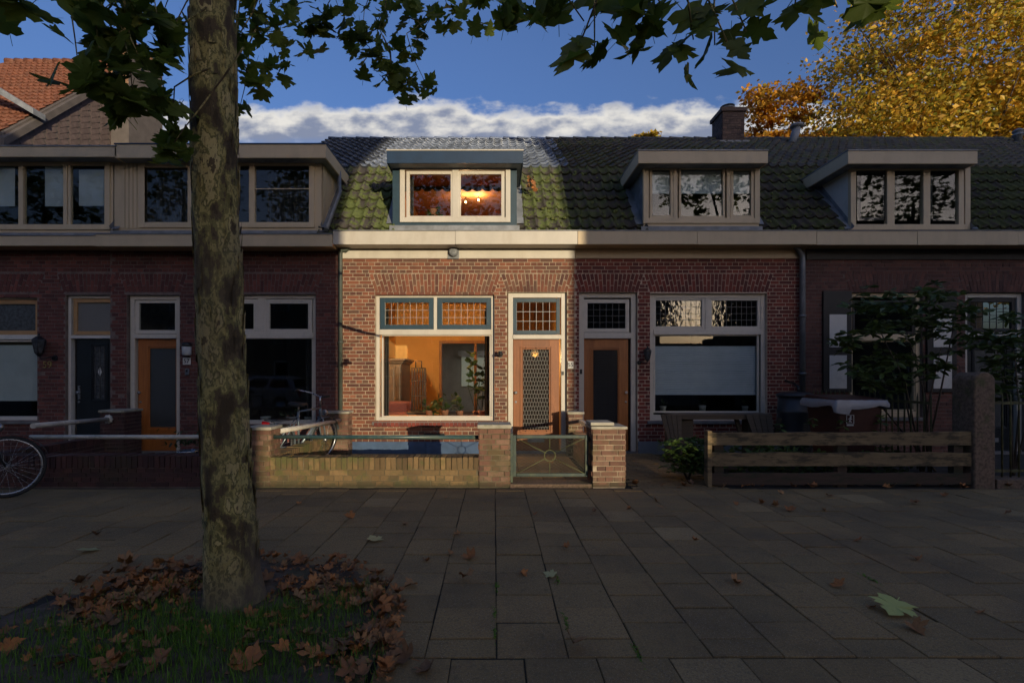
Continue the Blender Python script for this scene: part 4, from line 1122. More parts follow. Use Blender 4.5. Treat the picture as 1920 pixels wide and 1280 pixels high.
while x < XG-.2:
    mb = MB(); mb.tube([(x-.02,yr,zr+.02),(x+.36,yr,zr+.0)], [.14,.11], 10); mb.build('ridge_tile', 'tile_clay', rfL); x += .36
cx0, cx1 = -13.42, -12.8
chL = MB().box(cx0, cx1, 17.7, 19.5, 9, fz(78,17.7)).build('chimney', 'gable_plaster', hL)
lay(bond(cx0, cx1, 11.2, fz(80,17.7), 17.69, L=.22), 'brick_gold', chL)
MB().box(cx0-.05, cx1+.05, 17.65, 19.55, fz(78,17.7), fz(70,17.7)).build('chimney_cap', 'brick_gold', chL)
mb = MB().prism([(fx(-60,14.5),fz(128,14.5)),(fx(62,14.5),fz(203,14.5)),(fx(62,14.5),fz(214,14.5)),(fx(-60,14.5),fz(142,14.5))], 14.5, 14.9, 'y')
mb.build('dormer_edge', 'lead', hL)

# ---------------------------------------------------------------- unseen shapes added behind the camera to shade around number 55: two tall blocks and a low garage between
YO = -30.0
def sunproj(x, y, z): k = y-YO; return (x+SUN_T*k, z+SUN_E*k)
xl, xr = X55[0], X55[1]-.07
WL, WR = fx(488, 6.32), fx(1174, 6.32)
bl = sunproj(WL, 6.32, 0); br = sunproj(WR, 6.32, 0)
fl = sunproj(xl, 9.0, 0); frr = sunproj(xr, 9.0, 0)
el, er = sunproj(xl, 9.0, 3.95), sunproj(xr, 9.0, 3.95)
kl, kr = sunproj(fx(668,10.7), 10.7, 5.77), sunproj(fx(1041,10.7), 10.7, 5.77)
tl, tr = sunproj(fx(733,14), 14.0, 8.1), sunproj(fx(1004,14), 14.0, 8.1)
TOP = tl[1]  # block edges are shaped so the sun lands only on number 55
left = [(-40,-.2),(bl[0],-.2),(bl[0],bl[1]+.78),(fl[0],bl[1]+.80),(el[0],el[1]),(kl[0],kl[1]),(tl[0],tl[1]),(-40,TOP)]
right = [(br[0],-.2),(100,-.2),(100,TOP+1.3),(tr[0]+2.0,TOP+1.3),(tr[0],tr[1]),(kr[0],kr[1]),(er[0],er[1]),(frr[0],frr[1]+.1),(br[0],br[1]+.30)]
def sun_prism(poly, depth):
    mb = MB(); n_ = len(poly)
    a = [Vector((p[0], YO, p[1])) for p in poly]; b = [v+Vector((SUN_T,-1,SUN_E))*depth for v in a]
    return mb.add(a+b, [tuple(range(n_)), tuple(range(2*n_-1,n_-1,-1))]+[(i,(i+1)%n_,n_+(i+1)%n_,n_+i) for i in range(n_)])
def block(lbl, poly, xs):
    b = thing('tall_blocker', lbl, 'building', (poly[0][0], YO, 0))
    sun_prism(poly, 3.0).build('wall', 'blocker_brick', b)
    for x in xs:
        for z in (1.2, 4.4, 7.4, 10.2):
            
            wf = ring(MB(), x, x+1.5, z, z+1.5, .1,.1,.1,.1, YO+.02, YO+.1).build('window', 'white_trim', b)
            MB().box(x+.1, x+1.4, YO+.03, YO+.05, z+.1, z+1.4).build('pane', 'car_glass', wf)
block('tall brick block added behind the camera to shade left of the sunlit house', left, [-36,-31,-26,-21,-16,-11,-6,-1,4,9])
block('tall brick block added behind the camera to shade right of the sunlit house', right, [28,33,38,43,48,53,58])
lowblk = thing('blocker', 'low garage added unseen between the tall blocks to shade the paving', 'blocker', (8, YO, 0))
MB().prism([(YO,-.2),(YO,bl[1]),(YO-6,bl[1]),(YO-6,-.2)], bl[0]+.01, br[0]-.01).build('wall', 'blocker_brick', lowblk)
MB().box(bl[0]+.8, br[0]-.8, YO+.01, YO+.06, -.1, 2.3).build('blocker_door', 'plinth_grey', lowblk)

# ================================================================== garden walls
WY = 6.32
def wx(px): return fx(px, WY)
def wz(py): return fz(py, WY)
def pier(parent, x0, x1, y0, y1, z1, brick, mortar, cap='coping', capt=.04, over=.02, name='pier'):
    p = MB().box(x0+.006, x1-.006, y0+.006, y1, -.05, z1).build(name, mortar, parent)
    lay_list = bond(x0, x1, 0, z1, y0-.004, L=.21, jit=.003)
    lay_list += bond(0, y1-y0, 0, z1, -.004, L=.21, rotz=math.pi/2, origin=(x1, y0, 0), jit=.003)
    lay_list += bond(0, y1-y0, 0, z1, -.004, L=.21, rotz=-math.pi/2, origin=(x0, y1, 0), jit=.003)
    lay(lay_list, brick, p)
    MB().box(x0-over, x1+over, y0-over, y1+over, z1+.001, z1+capt).build('cap_stone', cap, parent, bev=.008)
    return p
def low_wall(parent, x0, x1, y0, th, h, brick, mortar, lean=.004):
    """front wall facing -Y: courses of bricks and a coping of bricks on edge"""
    ch_ = h-.155
    wl = MB().box(x0, x1, y0+.006, y0+th, -.05, h-.012).build('wall', mortar, parent)
    lay(bond(x0, x1, 0, ch_, y0-.004, L=.23, jit=.0012, gap=.55), brick, wl)
    n_ = int((x1-x0)/.068)
    if brick not in BM: BM[brick] = brick_mesh(brick)
    for i in range(n_):
        a = x0+(x1-x0)*i/n_; b = x0+(x1-x0)*(i+1)/n_
        mb = MB(); dz, dy = R.gauss(0,.004), R.gauss(0,.004)
        key = 'coping_brick_'+brick
        if key not in TM:
            m_ = MB().box(-.5,.5,0,1,0,1).mesh('coping_brick'); m_.materials.append(M[brick]); TM[key] = m_
        o = raw('coping_brick', TM[key], None, parent)
        at(o, Matrix.Translation(((a+b)/2, y0-.012+dy, ch_+.004+dz)) @ Matrix.Rotation(R.gauss(0,.02), 4, 'Y') @ Matrix.Diagonal((b-a-.012, th+.02, .15, 1)), parent)
    return wl
gw = thing('garden_wall', 'low sunlit brown brick garden wall with brick piers before number 55', 'wall', (-1.2, WY, 0))
low_wall(gw, wx(497), wx(898), WY, .21, wz(857), 'brick_garden', 'mortar_garden')
pier(gw, wx(464), wx(507), WY-.01, WY+.3, wz(806), 'brick_pier', 'mortar_garden')
pier(gw, wx(898), wx(956), WY-.02, WY+.34, wz(803), 'brick_pier', 'mortar_garden', capt=.05)
pier(gw, wx(1110), wx(1172), WY-.03, WY+.36, wz(804), 'brick_pier', 'mortar_55', capt=.035)
# sloping remnant cap on the right pier
MB().box(wx(1106), wx(1150), WY-.05, WY+.3, wz(797)-.0, wz(794)+.02).build('cap_slab', 'coping', gw, bev=.008)
def side_wall(parent, x0, x1, y0, y1, h, brick, mortar, face):
    wl = MB().box(x0+.006, x1-.006, y0, y1, -.05, h-.1).build('side_wall', mortar, parent)
    lay(bond(0, y1-y0, 0, h-.11, -.0, L=.22, rotz=math.pi/2 if face > 0 else -math.pi/2, origin=(x1 if face > 0 else x0, y0 if face > 0 else y1, 0)), brick, wl)
    n_ = int((y1-y0)/.068)
    key = 'coping_brick_'+brick
    if key not in TM:
        m_ = MB().box(-.5,.5,0,1,0,1).mesh('coping_brick'); m_.materials.append(M[brick]); TM[key] = m_
    for i in range(n_):
        a = y0+(y1-y0)*(i+.5)/n_
        o = raw('coping_brick', TM[key], None, parent)
        at(o, Matrix.Translation((x1+.012 if face > 0 else x0-.012, a, h-.106+R.gauss(0,.003))) @ Matrix.Rotation(math.pi/2 if face > 0 else -math.pi/2, 4, 'Z') @ Matrix.Diagonal(((y1-y0)/n_-.010, x1-x0+.02, .106, 1)), parent)
sw = thing('garden_side_wall', 'mossy brick side wall left of the sunlit front yard', 'wall', (-2.75, 7.6, 0))
side_wall(sw, -2.98, -2.80, WY+.32, 8.72, .36, 'brick_garden', 'mortar_garden', 1)
pier(sw, fx(602,8.75), fx(654,8.75), 8.70, 8.96, fz(775,8.75), 'brick_pier', 'mortar_garden')
MB().tube([P(506,811,WY+.12), P(637,788,8.7)], .034, 10).build('rail', 'rail_white', sw)
sw2 = thing('garden_side_wall', 'brick side wall between the two orange front doors', 'wall', (1.42, 7.6, 0))
side_wall(sw2, 1.34, 1.52, WY+.38, 8.7, .42, 'brick_pier', 'mortar_garden', -1)
pier(sw2, 1.27, 1.52, 8.66, 8.96, fz(776,8.7), 'brick_pier', 'mortar_55')
MB().beam(P(1118,806,WY+.3), P(1088,789,8.66), .06, .05).build('rail', 'rail_white', sw2)
rl = tag(MB().tube([(wx(494),WY+.1,wz(820.5)), (wx(899),WY+.1,wz(821.5))], .026, 12).build('handrail', 'rail_green'), 'dark green tubular rail above the sunlit low garden wall', 'rail')

# gate
gt = thing('garden_gate', 'green tubular metal gate with wire mesh and sun motif', 'gate', (wx(1030), WY+.1, 0))
gy = WY+.1; gx0, gx1, gz1, gz0 = fx(961,gy), fx(1103,gy), fz(815,gy), fz(893,gy)
ring(MB(), gx0, gx1, gz0, gz1, .045,.045,.045,.045, gy-.02, gy+.02).build('gate_frame', 'gate_green', gt, bev=.008)
mb = MB(); x0, x1, z0, z1 = gx0+.03, gx1-.03, gz0+.03, gz1-.03; sp = .036
def clipline(c, s):
    pts = []
    for x in (x0, x1):
        z = c+s*x
        if z0-1e-6 <= z <= z1+1e-6: pts.append((x, z))
    for z in (z0, z1):
        x = (z-c)/s
        if x0 < x < x1: pts.append((x, z))
    return pts[:2]
for s in (.62, -.62):
    c = -3.0
    while c < 3:
        p_ = clipline(c, s); c += sp
        if len(p_) == 2: mb.tube([(p_[0][0], gy+.004*(1 if s > 0 else -1), p_[0][1]), (p_[1][0], gy+.004*(1 if s > 0 else -1), p_[1][1])], .0012, 3, False)
mb.build('wire_mesh', 'wire', gt, fix=False)['kind'] = 'stuff'
cxg, czg = fx(1030.5,gy), fz(853.5,gy); rg = .07
mb = MB(); mb.tube([(cxg+rg*math.cos(a*math.pi/12), gy-.012, czg+rg*math.sin(a*math.pi/12)) for a in range(25)], .006, 8, False)
mb.build('motif_ring', 'gate_moss', gt)
for a, tx, tz in ((90, cxg, z1), (270, cxg, z0), (32, x1, z1), (148, x0, z1), (212, x0, z0), (328, x1, z0)):
    ca, sa = math.cos(math.radians(a)), math.sin(math.radians(a))
    MB().tube([(cxg+rg*ca, gy-.012, czg+rg*sa), (tx, gy-.012, tz)], .0045, 6).build('motif_ray', 'gate_moss', gt)
MB().box(fx(957,gy), fx(961.5,gy), gy-.02, gy+.02, .02, fz(812,gy)).build('gate_post', 'gate_green', gt)
MB().box(fx(1103.5,gy), fx(1108,gy), gy-.02, gy+.02, fz(880,gy), fz(872,gy)).box(fx(1103.5,gy), fx(1108,gy), gy-.02, gy+.02, fz(826,gy), fz(818,gy)).build('hinge', 'black_iron', gt)
gs = MB().box(wx(956), wx(1110), WY-.02, WY+.26, -.04, .035).build('gate_sill', 'concrete', None, bev=.006)
tag(gs, 'worn concrete sill under the green garden gate', 'doorstep')

# dark wall and white rails before 57 and 59
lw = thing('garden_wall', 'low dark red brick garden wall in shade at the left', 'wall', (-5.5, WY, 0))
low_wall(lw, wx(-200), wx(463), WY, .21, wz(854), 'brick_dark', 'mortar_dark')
tag(MB().tube([(wx(60),WY-.02,wz(818.5)), (wx(465),WY-.02,wz(818.5))], .027, 12).build('handrail', 'rail_white'), 'long chipped white rail above the dark garden wall', 'rail')
lp = thing('garden_side_wall', 'dark brick side wall with sloping white rail, between doors 59 and 57', 'wall', (-6.7, 7.6, 0))
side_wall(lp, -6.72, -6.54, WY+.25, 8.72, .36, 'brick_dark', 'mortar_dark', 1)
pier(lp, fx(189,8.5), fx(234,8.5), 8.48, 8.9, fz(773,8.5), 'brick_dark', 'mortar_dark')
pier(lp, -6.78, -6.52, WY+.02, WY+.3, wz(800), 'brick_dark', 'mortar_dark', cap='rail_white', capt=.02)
MB().tube([P(62,798,WY+.3), P(203,785.5,8.44)], .036, 10).build('rail', 'rail_white', lp)
mb = MB()
for k in range(9):
    a = k*2*math.pi/9; c = P(204,785.5,8.44); mb.lathe([(.018,0),(.018,-.02)], c+Vector((.06*math.cos(a), 0, .06*math.sin(a))), 8, 'y')
mb.lathe([(.065,.0),(.065,-.024),(.04,-.03)], P(204,785.5,8.44), 18, 'y').build('rail_flange', 'rail_white', lp)

# ================================================================== wooden fence, stone pier and iron railings at the right
fe = thing('wooden_fence', 'weathered three-plank wooden fence before the red brick house', 'fence', (wx(1560), WY, 0))
for i, (q0, q1, mt) in enumerate(((811,834,'fence_wood'),(848,873,'fence_wood'),(886,908,'fence_low'))):
    mb = MB(); n_ = 24; xa, xb = wx(1334), wx(1822)
    top, bot = [], []
    for k in range(n_+1):
        x = xa+(xb-xa)*k/n_; top.append((x, wz(q0)+.006*math.sin(k*.9+i*2)+R.gauss(0,.0015)+(.012*k/n_ if i == 0 else 0))); bot.append((x, wz(q1)+R.gauss(0,.0015)))
    vs = [(p_[0], WY-.02+yy, p_[1]) for yy in (0,.03) for row in (bot, top) for p_ in row]
    m_ = n_+1; fs = []
    for k in range(n_):
        fs += [(k,k+1,m_+k+1,m_+k), (2*m_+k+1,2*m_+k,3*m_+k,3*m_+k+1), (m_+k,m_+k+1,3*m_+k+1,3*m_+k), (k+1,k,2*m_+k,2*m_+k+1)]
    fs += [(0,m_,3*m_,2*m_),(n_,2*m_+n_,3*m_+n_,m_+n_)]
    mb.add(vs, fs).build('plank', mt, fe)
MB().box(wx(1325), wx(1333.5), WY-.03, WY+.08, -.03, wz(807)).build('post', 'fence_wood', fe, bev=.006)
for a in (1340, 1572, 1790): MB().box(wx(a), wx(a+18), WY+.014, WY+.1, -.03, wz(812)).build('post', 'fence_low', fe, bev=.006)
mb = MB()
for a in (1339, 1580):
    for b in (818, 828, 855, 866): mb.lathe([(.008,0),(.008,-.004)], (wx(a), WY-.022, wz(b)), 8, 'y')
mb.build('nail', 'rust_iron', fe)

# pebble-concrete pier
sp_ = MB(); pts = [(0,-.05),(0,1.34),(.03,1.39),(.09,1.43),(.17,1.43),(.23,1.39),(.26,1.34),(.26,-.05)]
vs = []; 
for yy, ins in ((WY-.06,0),(WY+.26,0)):
    for a, b in pts: vs.append((wx(1819)+a, yy, b))
n_ = len(pts)
sp_.add(vs, [tuple(range(n_)), tuple(range(2*n_-1,n_-1,-1))]+[(i,(i+1)%n_,n_+(i+1)%n_,n_+i) for i in range(n_)])
st = sp_.build('gate_pier', 'concrete', None, bev=.018); tag(st, 'rough concrete gate pier with mossy rounded top at the fence end', 'pillar')
def railing(name, label, pts, step=.1, h=1.1, z0=.1):
    t = thing(name, label, 'railing', pts[0])
    a, b = Vector(pts[0]), Vector(pts[1]); d = b-a; n_ = int(d.length/step)
    key = 'iron_bar'
    if key not in TM:
        m_ = MB().tube([(0,0,0),(0,0,.9),(0,0,.96)], [.011,.011,.002], 6).mesh('bar'); m_.materials.append(M['rust_iron']); TM[key] = m_
    for i in range(n_+1):
        p_ = a+d*i/n_; o = raw('bar', TM[key], None, t); at(o, Matrix.Translation((p_.x, p_.y, z0+R.gauss(0,.004))) @ Matrix.Diagonal((1,1,(h-z0)/.96,1)), t)
    for z in (h-.13, z0+.08): MB().beam(a+Vector((0,0,z)), b+Vector((0,0,z)), .012, .035).build('rail', 'rust_iron', t)
    return t
railing('iron_railing', 'rusty green iron railing behind the bin and wooden fence', ((5.83, 6.75, 0), (5.62, 8.9, 0)), .095, 1.15)
railing('iron_railing', 'iron railing right of the concrete pier at the right edge', ((wx(1862), WY+.1, 0), (wx(1990), WY+.1, 0)), .105, 1.17)
ks = MB().box(wx(1862), wx(2000), WY-.05, WY+.2, -.03, .1).build('kerb_stone', 'concrete', None, bev=.01); tag(ks, 'low mossy kerb stone under the right edge railing', 'kerb')

# rain barrel
bx, by = fx(1491,8.35), 8.35; bz = fz(737,8.35)
rb = thing('rain_barrel', 'dark grey plastic rain barrel under the downpipe', 'barrel', (bx, by, 0))
MB().lathe([(.0,0),(.22,0),(.235,.05),(.262,.35),(.262,.38),(.27,.39),(.27,.43),(.262,.44),(.262,.5),(.268,.75),(.275,.78),(.275,.81),(.262,.83),(.255,bz-.05)], (bx,by,0), 28).build('body', 'barrel', rb)
MB().lathe([(.26,bz-.06),(.278,bz-.05),(.278,bz-.015),(.2,bz+.015),(.05,bz+.03),(0,bz+.03)], (bx,by,0), 28).build('lid', 'barrel', rb)
MB().tube([(bx+.06,by,bz+.0),(bx+.05,by,bz+.1),(bx+.09,by+.2,bz+.16),(bx+.1,by+.45,bz+.2)], .022, 8).build('filler_hose', 'black_iron', rb)

# wheelie bin with a white bag over its rim
cxb, cyb = fx(1584,7.1), 7.15
bn = thing('wheelie_bin', 'brown wheelie bin with white bag folded over its rim', 'bin', (cxb, cyb, 0))
mb = MB(); z1 = 1.02
lo = [(-.22,-.26,.06),(.22,-.26,.06),(.22,.26,.06),(-.22,.26,.06)]; hi = [(-.30,-.35,z1),(.30,-.35,z1),(.30,.36,z1),(-.30,.36,z1)]
mb.add([(cxb+a,cyb+b,c) for a,b,c in lo+hi], [(0,3,2,1),(0,1,5,4),(1,2,6,5),(2,3,7,6),(3,0,4,7),(4,5,6,7)])
mb.build('body', 'bin_brown', bn, bev=.02)
mb = MB(); mb.prism([(cyb-.36,z1+.012),(cyb-.34,z1+.05),(cyb+.3,z1+.09),(cyb+.38,z1+.04),(cyb+.38,z1+.012)], cxb-.33, cxb+.33).build('lid', 'bin_brown', bn, bev=.015)
for s in (-1,1): MB().lathe([(.1,-.025),(.1,.025)], (cxb+s*.26, cyb+.28, .1), 16, 'x').build('wheel', 'rubber', bn)
# the bag: a crumpled skirt round the rim
vs, fs = [], []; per = []
def rimpt(u, k):
    w2, d2 = .315+k, .365+k
    pth = [(-w2,d2),(-w2,-d2),(w2,-d2),(w2,d2)]; seg = u*3; i = min(2, int(seg)); f_ = seg-i
    return (pth[i][0]+(pth[i+1][0]-pth[i][0])*f_, pth[i][1]+(pth[i+1][1]-pth[i][1])*f_)
n_ = 60
for j in range(5):
    for i in range(n_+1):
        u = i/n_; q = j/4
        px_, py_ = rimpt(u, .006+.022*math.sin(q*2.2)+.008*R.random())
        drop = .075+.05*abs(math.sin(u*9.3+.6))+(.07 if .30 < u < .42 else 0)
        vs.append((cxb+px_*1.05, cyb+py_, z1+.035-q*drop+.006*R.random()))
fs = [(j*(n_+1)+i, j*(n_+1)+i+1, (j+1)*(n_+1)+i+1, (j+1)*(n_+1)+i) for j in range(4) for i in range(n_)]
MB().add(vs, fs, True).build('bin_bag', 'bag_white', bn, fix=False)
# printed mark on the bin: a little figure dropping litter, in a square
yb_ = cyb-.338
ex = fx(1594.5,6.8); ez = fz(786,6.8)
mb = MB(); ring(mb, ex-.05, ex+.05, ez-.06, ez+.06, .005,.005,.005,.005, yb_-.012, yb_-.006)
mb.lathe([(.011,-.012),(.011,-.006)], (ex+.006, yb_, ez+.036), 10, 'y')
for a, b in (((.004,.022),(-.004,-.012)),((-.004,-.012),(.014,-.04)),((-.004,-.012),(-.018,-.04)),((.003,.018),(-.024,.004)),((.003,.018),(.022,.0))):
    mb.beam((ex+a[0], yb_-.009, ez+a[1]), (ex+b[0], yb_-.009, ez+b[1]), .006, .009, (1,0,0))
for k in range(5): mb.box(ex-.045+k*.019, ex-.031+k*.019, yb_-.009, yb_-.004, ez-.087, ez-.069)
mb.build('printed_mark', 'pot_white', bn)

# bench: a heavy plank on two flaring plank trestles
bb = thing('garden_bench', 'grey wooden bench with flared plank ends under the red house window', 'bench', (fx(1350,8.2), 8.2, 0))
zt = fz(776,8.2)
MB().box(fx(1256,8.2), fx(1445,8.2), 8.15, 8.5, zt-.085, zt).build('seat', 'bench_wood', bb, bev=.008)
def flare(cx, wtop, wbot, zb):
    e = thing_part = MB()
    n_ = 4
    for k in range(n_):
        a = -.5+k/n_; b = -.5+(k+1)/n_
        e.add([(cx+a*wbot+.04,8.0,zb),(cx+b*wbot-.008+.04,8.0,zb),(cx+b*wtop-.008,8.12,zt-.005),(cx+a*wtop,8.12,zt-.005),
               (cx+a*wbot+.04,8.03,zb),(cx+b*wbot-.008+.04,8.03,zb),(cx+b*wtop-.008,8.149,zt-.005),(cx+a*wtop,8.149,zt-.005)],
              [(0,1,2,3),(7,6,5,4),(0,4,5,1),(1,5,6,2),(2,6,7,3),(3,7,4,0)])
    return e
flare(fx(1262,8.05), .34, .17, .2).build('trestle_end', 'bench_wood', bb)
flare(fx(1428,8.05), .42, .3, .3).build('trestle_end', 'bench_wood', bb)
for a, b in ((1290,1276),(1380,1393),(1462,1450)): MB().beam(P(a,783,8.3), P(b,828,8.3), .05, .06).build('brace', 'bench_wood', bb)
MB().box(fx(1256,8.2), fx(1300,8.2), 8.2, 8.45, 0, zt-.086).box(fx(1405,8.2), fx(1440,8.2), 8.2, 8.45, 0, zt-.086).build('leg', 'bench_wood', bb)

# ================================================================== wall lamps
def lantern(label, px, py, s=1.0, mat='black_iron', side=-1):
    c = P(px, py, 8.86); t = thing('wall_lantern', label, 'lamp', c)
    mb = MB(); k = .075*s
    mb.lathe([(k*.5,-.11*s),(k*.62,-.10*s),(k*1.02,.06*s),(k*1.05,.066*s)], c, 6, smooth=False); mb.build('glass', 'glass_ripple', t)
    mb = MB()
    for i in range(6):
        a = 2*math.pi*i/6; mb.tube([c+Vector((k*.62*math.cos(a),k*.62*math.sin(a),-.1*s)), c+Vector((k*1.03*math.cos(a),k*1.03*math.sin(a),.06*s))], .006, 4)
    mb.lathe([(k*.2,-.15*s),(k*.66,-.105*s),(k*.66,-.095*s)], c, 6, smooth=False)
    mb.build('cage', mat, t)
    MB().lathe([(k*1.15,.066*s),(k*1.1,.085*s),(k*.45,.13*s),(k*.25,.135*s),(k*.2,.165*s),(.0,.18*s)], c, 6, smooth=False).build('cap', mat, t)
    e = c+Vector((.13*s*-side, .13, -.17*s))
    MB().tube([c+Vector((0,0,-.14*s)), c+Vector((-.02*side*s,.02,-.19*s)), e+Vector((0,-.06,.02)), e], .011, 8).lathe([(.04*s,-.012),(.045*s,.01)], e, 12, 'y').build('bracket', mat, t)
    return t
lantern('black wall lantern beside brass number 59', 73, 648, 1.25, side=-1)
lantern('small black wall lantern left of the red house window', 1214, 664, .85, side=1)
c = P(350, 655, 8.93); t = thing('wall_lamp', 'half-round outdoor lamp above number plate 57', 'lamp', c)
MB().lathe([(.0,-.11),(.06,-.11),(.075,-.08),(.078,.06),(.06,.1),(0,.11)], c, 14).build('shade', 'pot_white', t)
MB().lathe([(.079,.05),(.083,.09),(.06,.125),(0,.13)], c, 14).build('cap', 'black_iron', t); MB().box(c.x-.05, c.x+.05, 8.93, 8.992, c.z-.1, c.z+.1).build('back_plate', 'black_iron', t)
c = P(938, 652, 8.87); t = thing('wall_lamp', 'green glass wall lamp between window and door of number 55', 'lamp', c)
prof = [(.03,-.055),(.075,-.06),(.10,-.03),(.103,.02),(.095,.06),(.08,.065)]
mb = MB(); vs = []
n_ = 24
for r_, hh in prof:
    for k in range(n_):
        a = 2*math.pi*k/n_; q = r_*(1+.10*math.cos(8*a)); vs.append((c.x+q*math.cos(a), c.y+q*math.sin(a), c.z+hh))
mb.add(vs, [(i*n_+k, i*n_+(k+1)%n_, (i+1)*n_+(k+1)%n_, (i+1)*n_+k) for i in range(len(prof)-1) for k in range(n_)], True).build('glass_shade', 'leaf_bottle', t) if 'leaf_bottle' in M else None
n = NT('bottle_green'); n.out(n.bsdf((0.05,0.28,0.02), 0.08, coat=0.5))
mb.build('glass_shade', 'bottle_green', t)
MB().lathe([(.03,-.09),(.034,-.058)], c, 12).lathe([(.045,-.13),(.05,-.09)], c, 12).tube([c+Vector((0,0,-.11)), c+Vector((0,.06,-.13)), c+Vector((0,.12,-.12))], .014, 8).lathe([(.045,.0),(.045,-.012)], c+Vector((0,.123,-.12)), 14, 'y').build('bracket', 'black_iron', t)

# ================================================================== bicycles
def bicycle(label, M4, frame='bike_frame', guard=True):
    """built along +X (front wheel at +X), wheels on z=0, then placed"""
    t = thing('bicycle', label, 'bicycle', M4.translation)
    rot = M4.copy(); rot.translation = (0,0,0)
    def bp(mb, name, mat, par=t, fix=True):
        mb.v = [tuple(rot @ Vector(v)) for v in mb.v]
        o = raw(name, mb.mesh(name, fix), mat, par)
        if par is t: o.location = (0,0,0)
        return o
    RW = .35; wb = .54
    for cx in (wb, -wb):
        def circ(r_, n_=48): return [(cx+r_*math.cos(2*math.pi*k/n_), 0, RW+r_*math.sin(2*math.pi*k/n_)) for k in range(n_+1)]
        wh = bp(MB().tube(circ(RW-.018), .019, 8, False), 'wheel', 'rubber')
        wh.name = 'wheel'
        bp(MB().tube(circ(RW-.042), .013, 6, False), 'rim', 'steel', wh)
        mb = MB()
        for k in range(30):
            a = 2*math.pi*k/30; s = .03 if k % 2 else -.03
            mb.tube([(cx+.025*math.cos(a+.9*(1 if k%4<2 else -1)), s, RW+.025*math.sin(a+.9*(1 if k%4<2 else -1))), (cx+(RW-.05)*math.cos(a), 0, RW+(RW-.05)*math.sin(a))], .0014, 4, False)
        bp(mb, 'spokes', 'steel', wh, False)
        bp(MB().tube([(cx,-.05,RW),(cx,.05,RW)], .022, 10), 'hub', 'steel', wh)
        if guard:
            a0_, a1_ = (20, 170) if cx > 0 else (0, 200)
            arc = [(cx+(RW+.025)*math.cos(math.radians(a)), RW+(RW+.025)*math.sin(math.radians(a))) for a in range(a0_, a1_, 8)]
            mb = MB(); vs = [(x,y_,z) for x, z in arc for y_ in (-.028,.028)]
            mb.add(vs, [(2*i,2*i+1,2*i+3,2*i+2) for i in range(len(arc)-1)], True); bp(mb, 'mudguard', frame, t, False)
    mb = MB()
    st, bt, ht, hb = (-.17,0,.86), (-.06,0,.30), (.34,0,.88), (.37,0,.72)
    mb.tube([bt, st], .017, 10).tube([st, ht], .015, 10).tube([bt, hb], .019, 10).tube([hb, ht], .02, 10)
    for s in (-.035,.035): mb.tube([(-wb,s*1.4,RW),(-.06,s,.30)], .010, 8).tube([(-wb,s*1.4,RW),(-.15,s*.5,.8)], .009, 8)
    bp(mb, 'frame', frame)
    mb = MB()
    for s in (-.045,.045): mb.tube([(wb,s,RW),(.47,s,.5),(.385,s*.9,.71)], .012, 8)
    mb.tube([(.37,-.05,.72),(.37,.05,.72)], .016, 8); bp(mb, 'fork', frame)
    bp(MB().tube([(.34,0,.88),(.30,0,1.06)], .014, 8).tube([(.02,-.27,1.12),(.12,-.29,1.13),(.27,-.16,1.10),(.31,0,1.06),(.27,.16,1.10),(.12,.29,1.13),(.02,.27,1.12)], .012, 8), 'handlebar', 'steel')
    bp(MB().tube([(.0,-.265,1.12),(.12,-.29,1.13)], .017, 8).tube([(.0,.265,1.12),(.12,.29,1.13)], .017, 8), 'grip', 'rubber')
    bp(MB().lathe([(.045,-.03),(.05,.02),(.02,.05)], (.46,0,.80), 12, 'x'), 'headlamp', 'steel')
    mb = MB().tube([st, (-.19,0,.95)], .013, 8)
    bp(mb, 'seat_post', 'steel')
    mb = MB(); vs = []
    prof_ = [(-.33,.10,.0),(-.27,.125,.01),(-.17,.085,.0),(-.06,.035,-.005),(.0,.02,-.015)]
    for x, wv, dz in prof_: vs += [(x,-wv,.955+dz),(x,-wv*.6,.995+dz),(x,wv*.6,.995+dz),(x,wv,.955+dz)]
    mb.add(vs, [(i*4+k, i*4+(k+1)%4, i*4+4+(k+1)%4, i*4+4+k) for i in range(4) for k in range(4)]+[(0,1,2,3),(16,17,18,19)], True); bp(mb, 'saddle', 'rubber')
    mb = MB()
    for s in (-.06,0,.06): mb.tube([(-.28,s,.76),(-.78,s,.77)], .006, 6)
    for s in (-.07,.07): mb.tube([(-.74,s,.77),(-wb,s*.8,RW)], .005, 6)
    bp(mb, 'carrier', 'black_iron')
    bp(MB().box(-.83,-.79,-.05,.05,.70,.76), 'rear_light', 'red_plastic')
    mb = MB().lathe([(.09,-.005),(.09,.005)], (-.06,-.06,.30), 24, 'y'); bp(mb, 'chainring', 'steel')
    mb = MB().tube([(-.06,-.075,.30),(.03,-.085,.16)], .009, 6).tube([(-.06,.075,.30),(-.15,.085,.44)], .009, 6).box(-.01,.07,-.16,-.09,.15,.175).box(-.19,-.11,.09,.16,.43,.455); bp(mb, 'crank', 'black_iron')
    return t
# left: turned to face the lens at the picture edge, front wheel to the right
hub = Vector((fx(12,5.75), 5.75, .35)); dirv = Vector((.86, .51, 0)).normalized()
yaw = math.atan2(dirv.y, dirv.x)
bicycle('black bicycle cut off by the left edge before the dark wall', Matrix.Translation(hub-dirv*.54-Vector((0,0,.35))) @ Matrix.Rotation(yaw, 4, 'Z') @ Matrix.Rotation(math.radians(-3), 4, 'X'))
# in the yard of 57 behind the side wall
base = P(560, 702, 7.75); base.z = 0
bicycle('grey bicycle leaning behind the mossy side wall', Matrix.Translation(base) @ Matrix.Rotation(math.radians(72), 4, 'Z') @ Matrix.Rotation(math.radians(9), 4, 'X'), 'bike_grey')

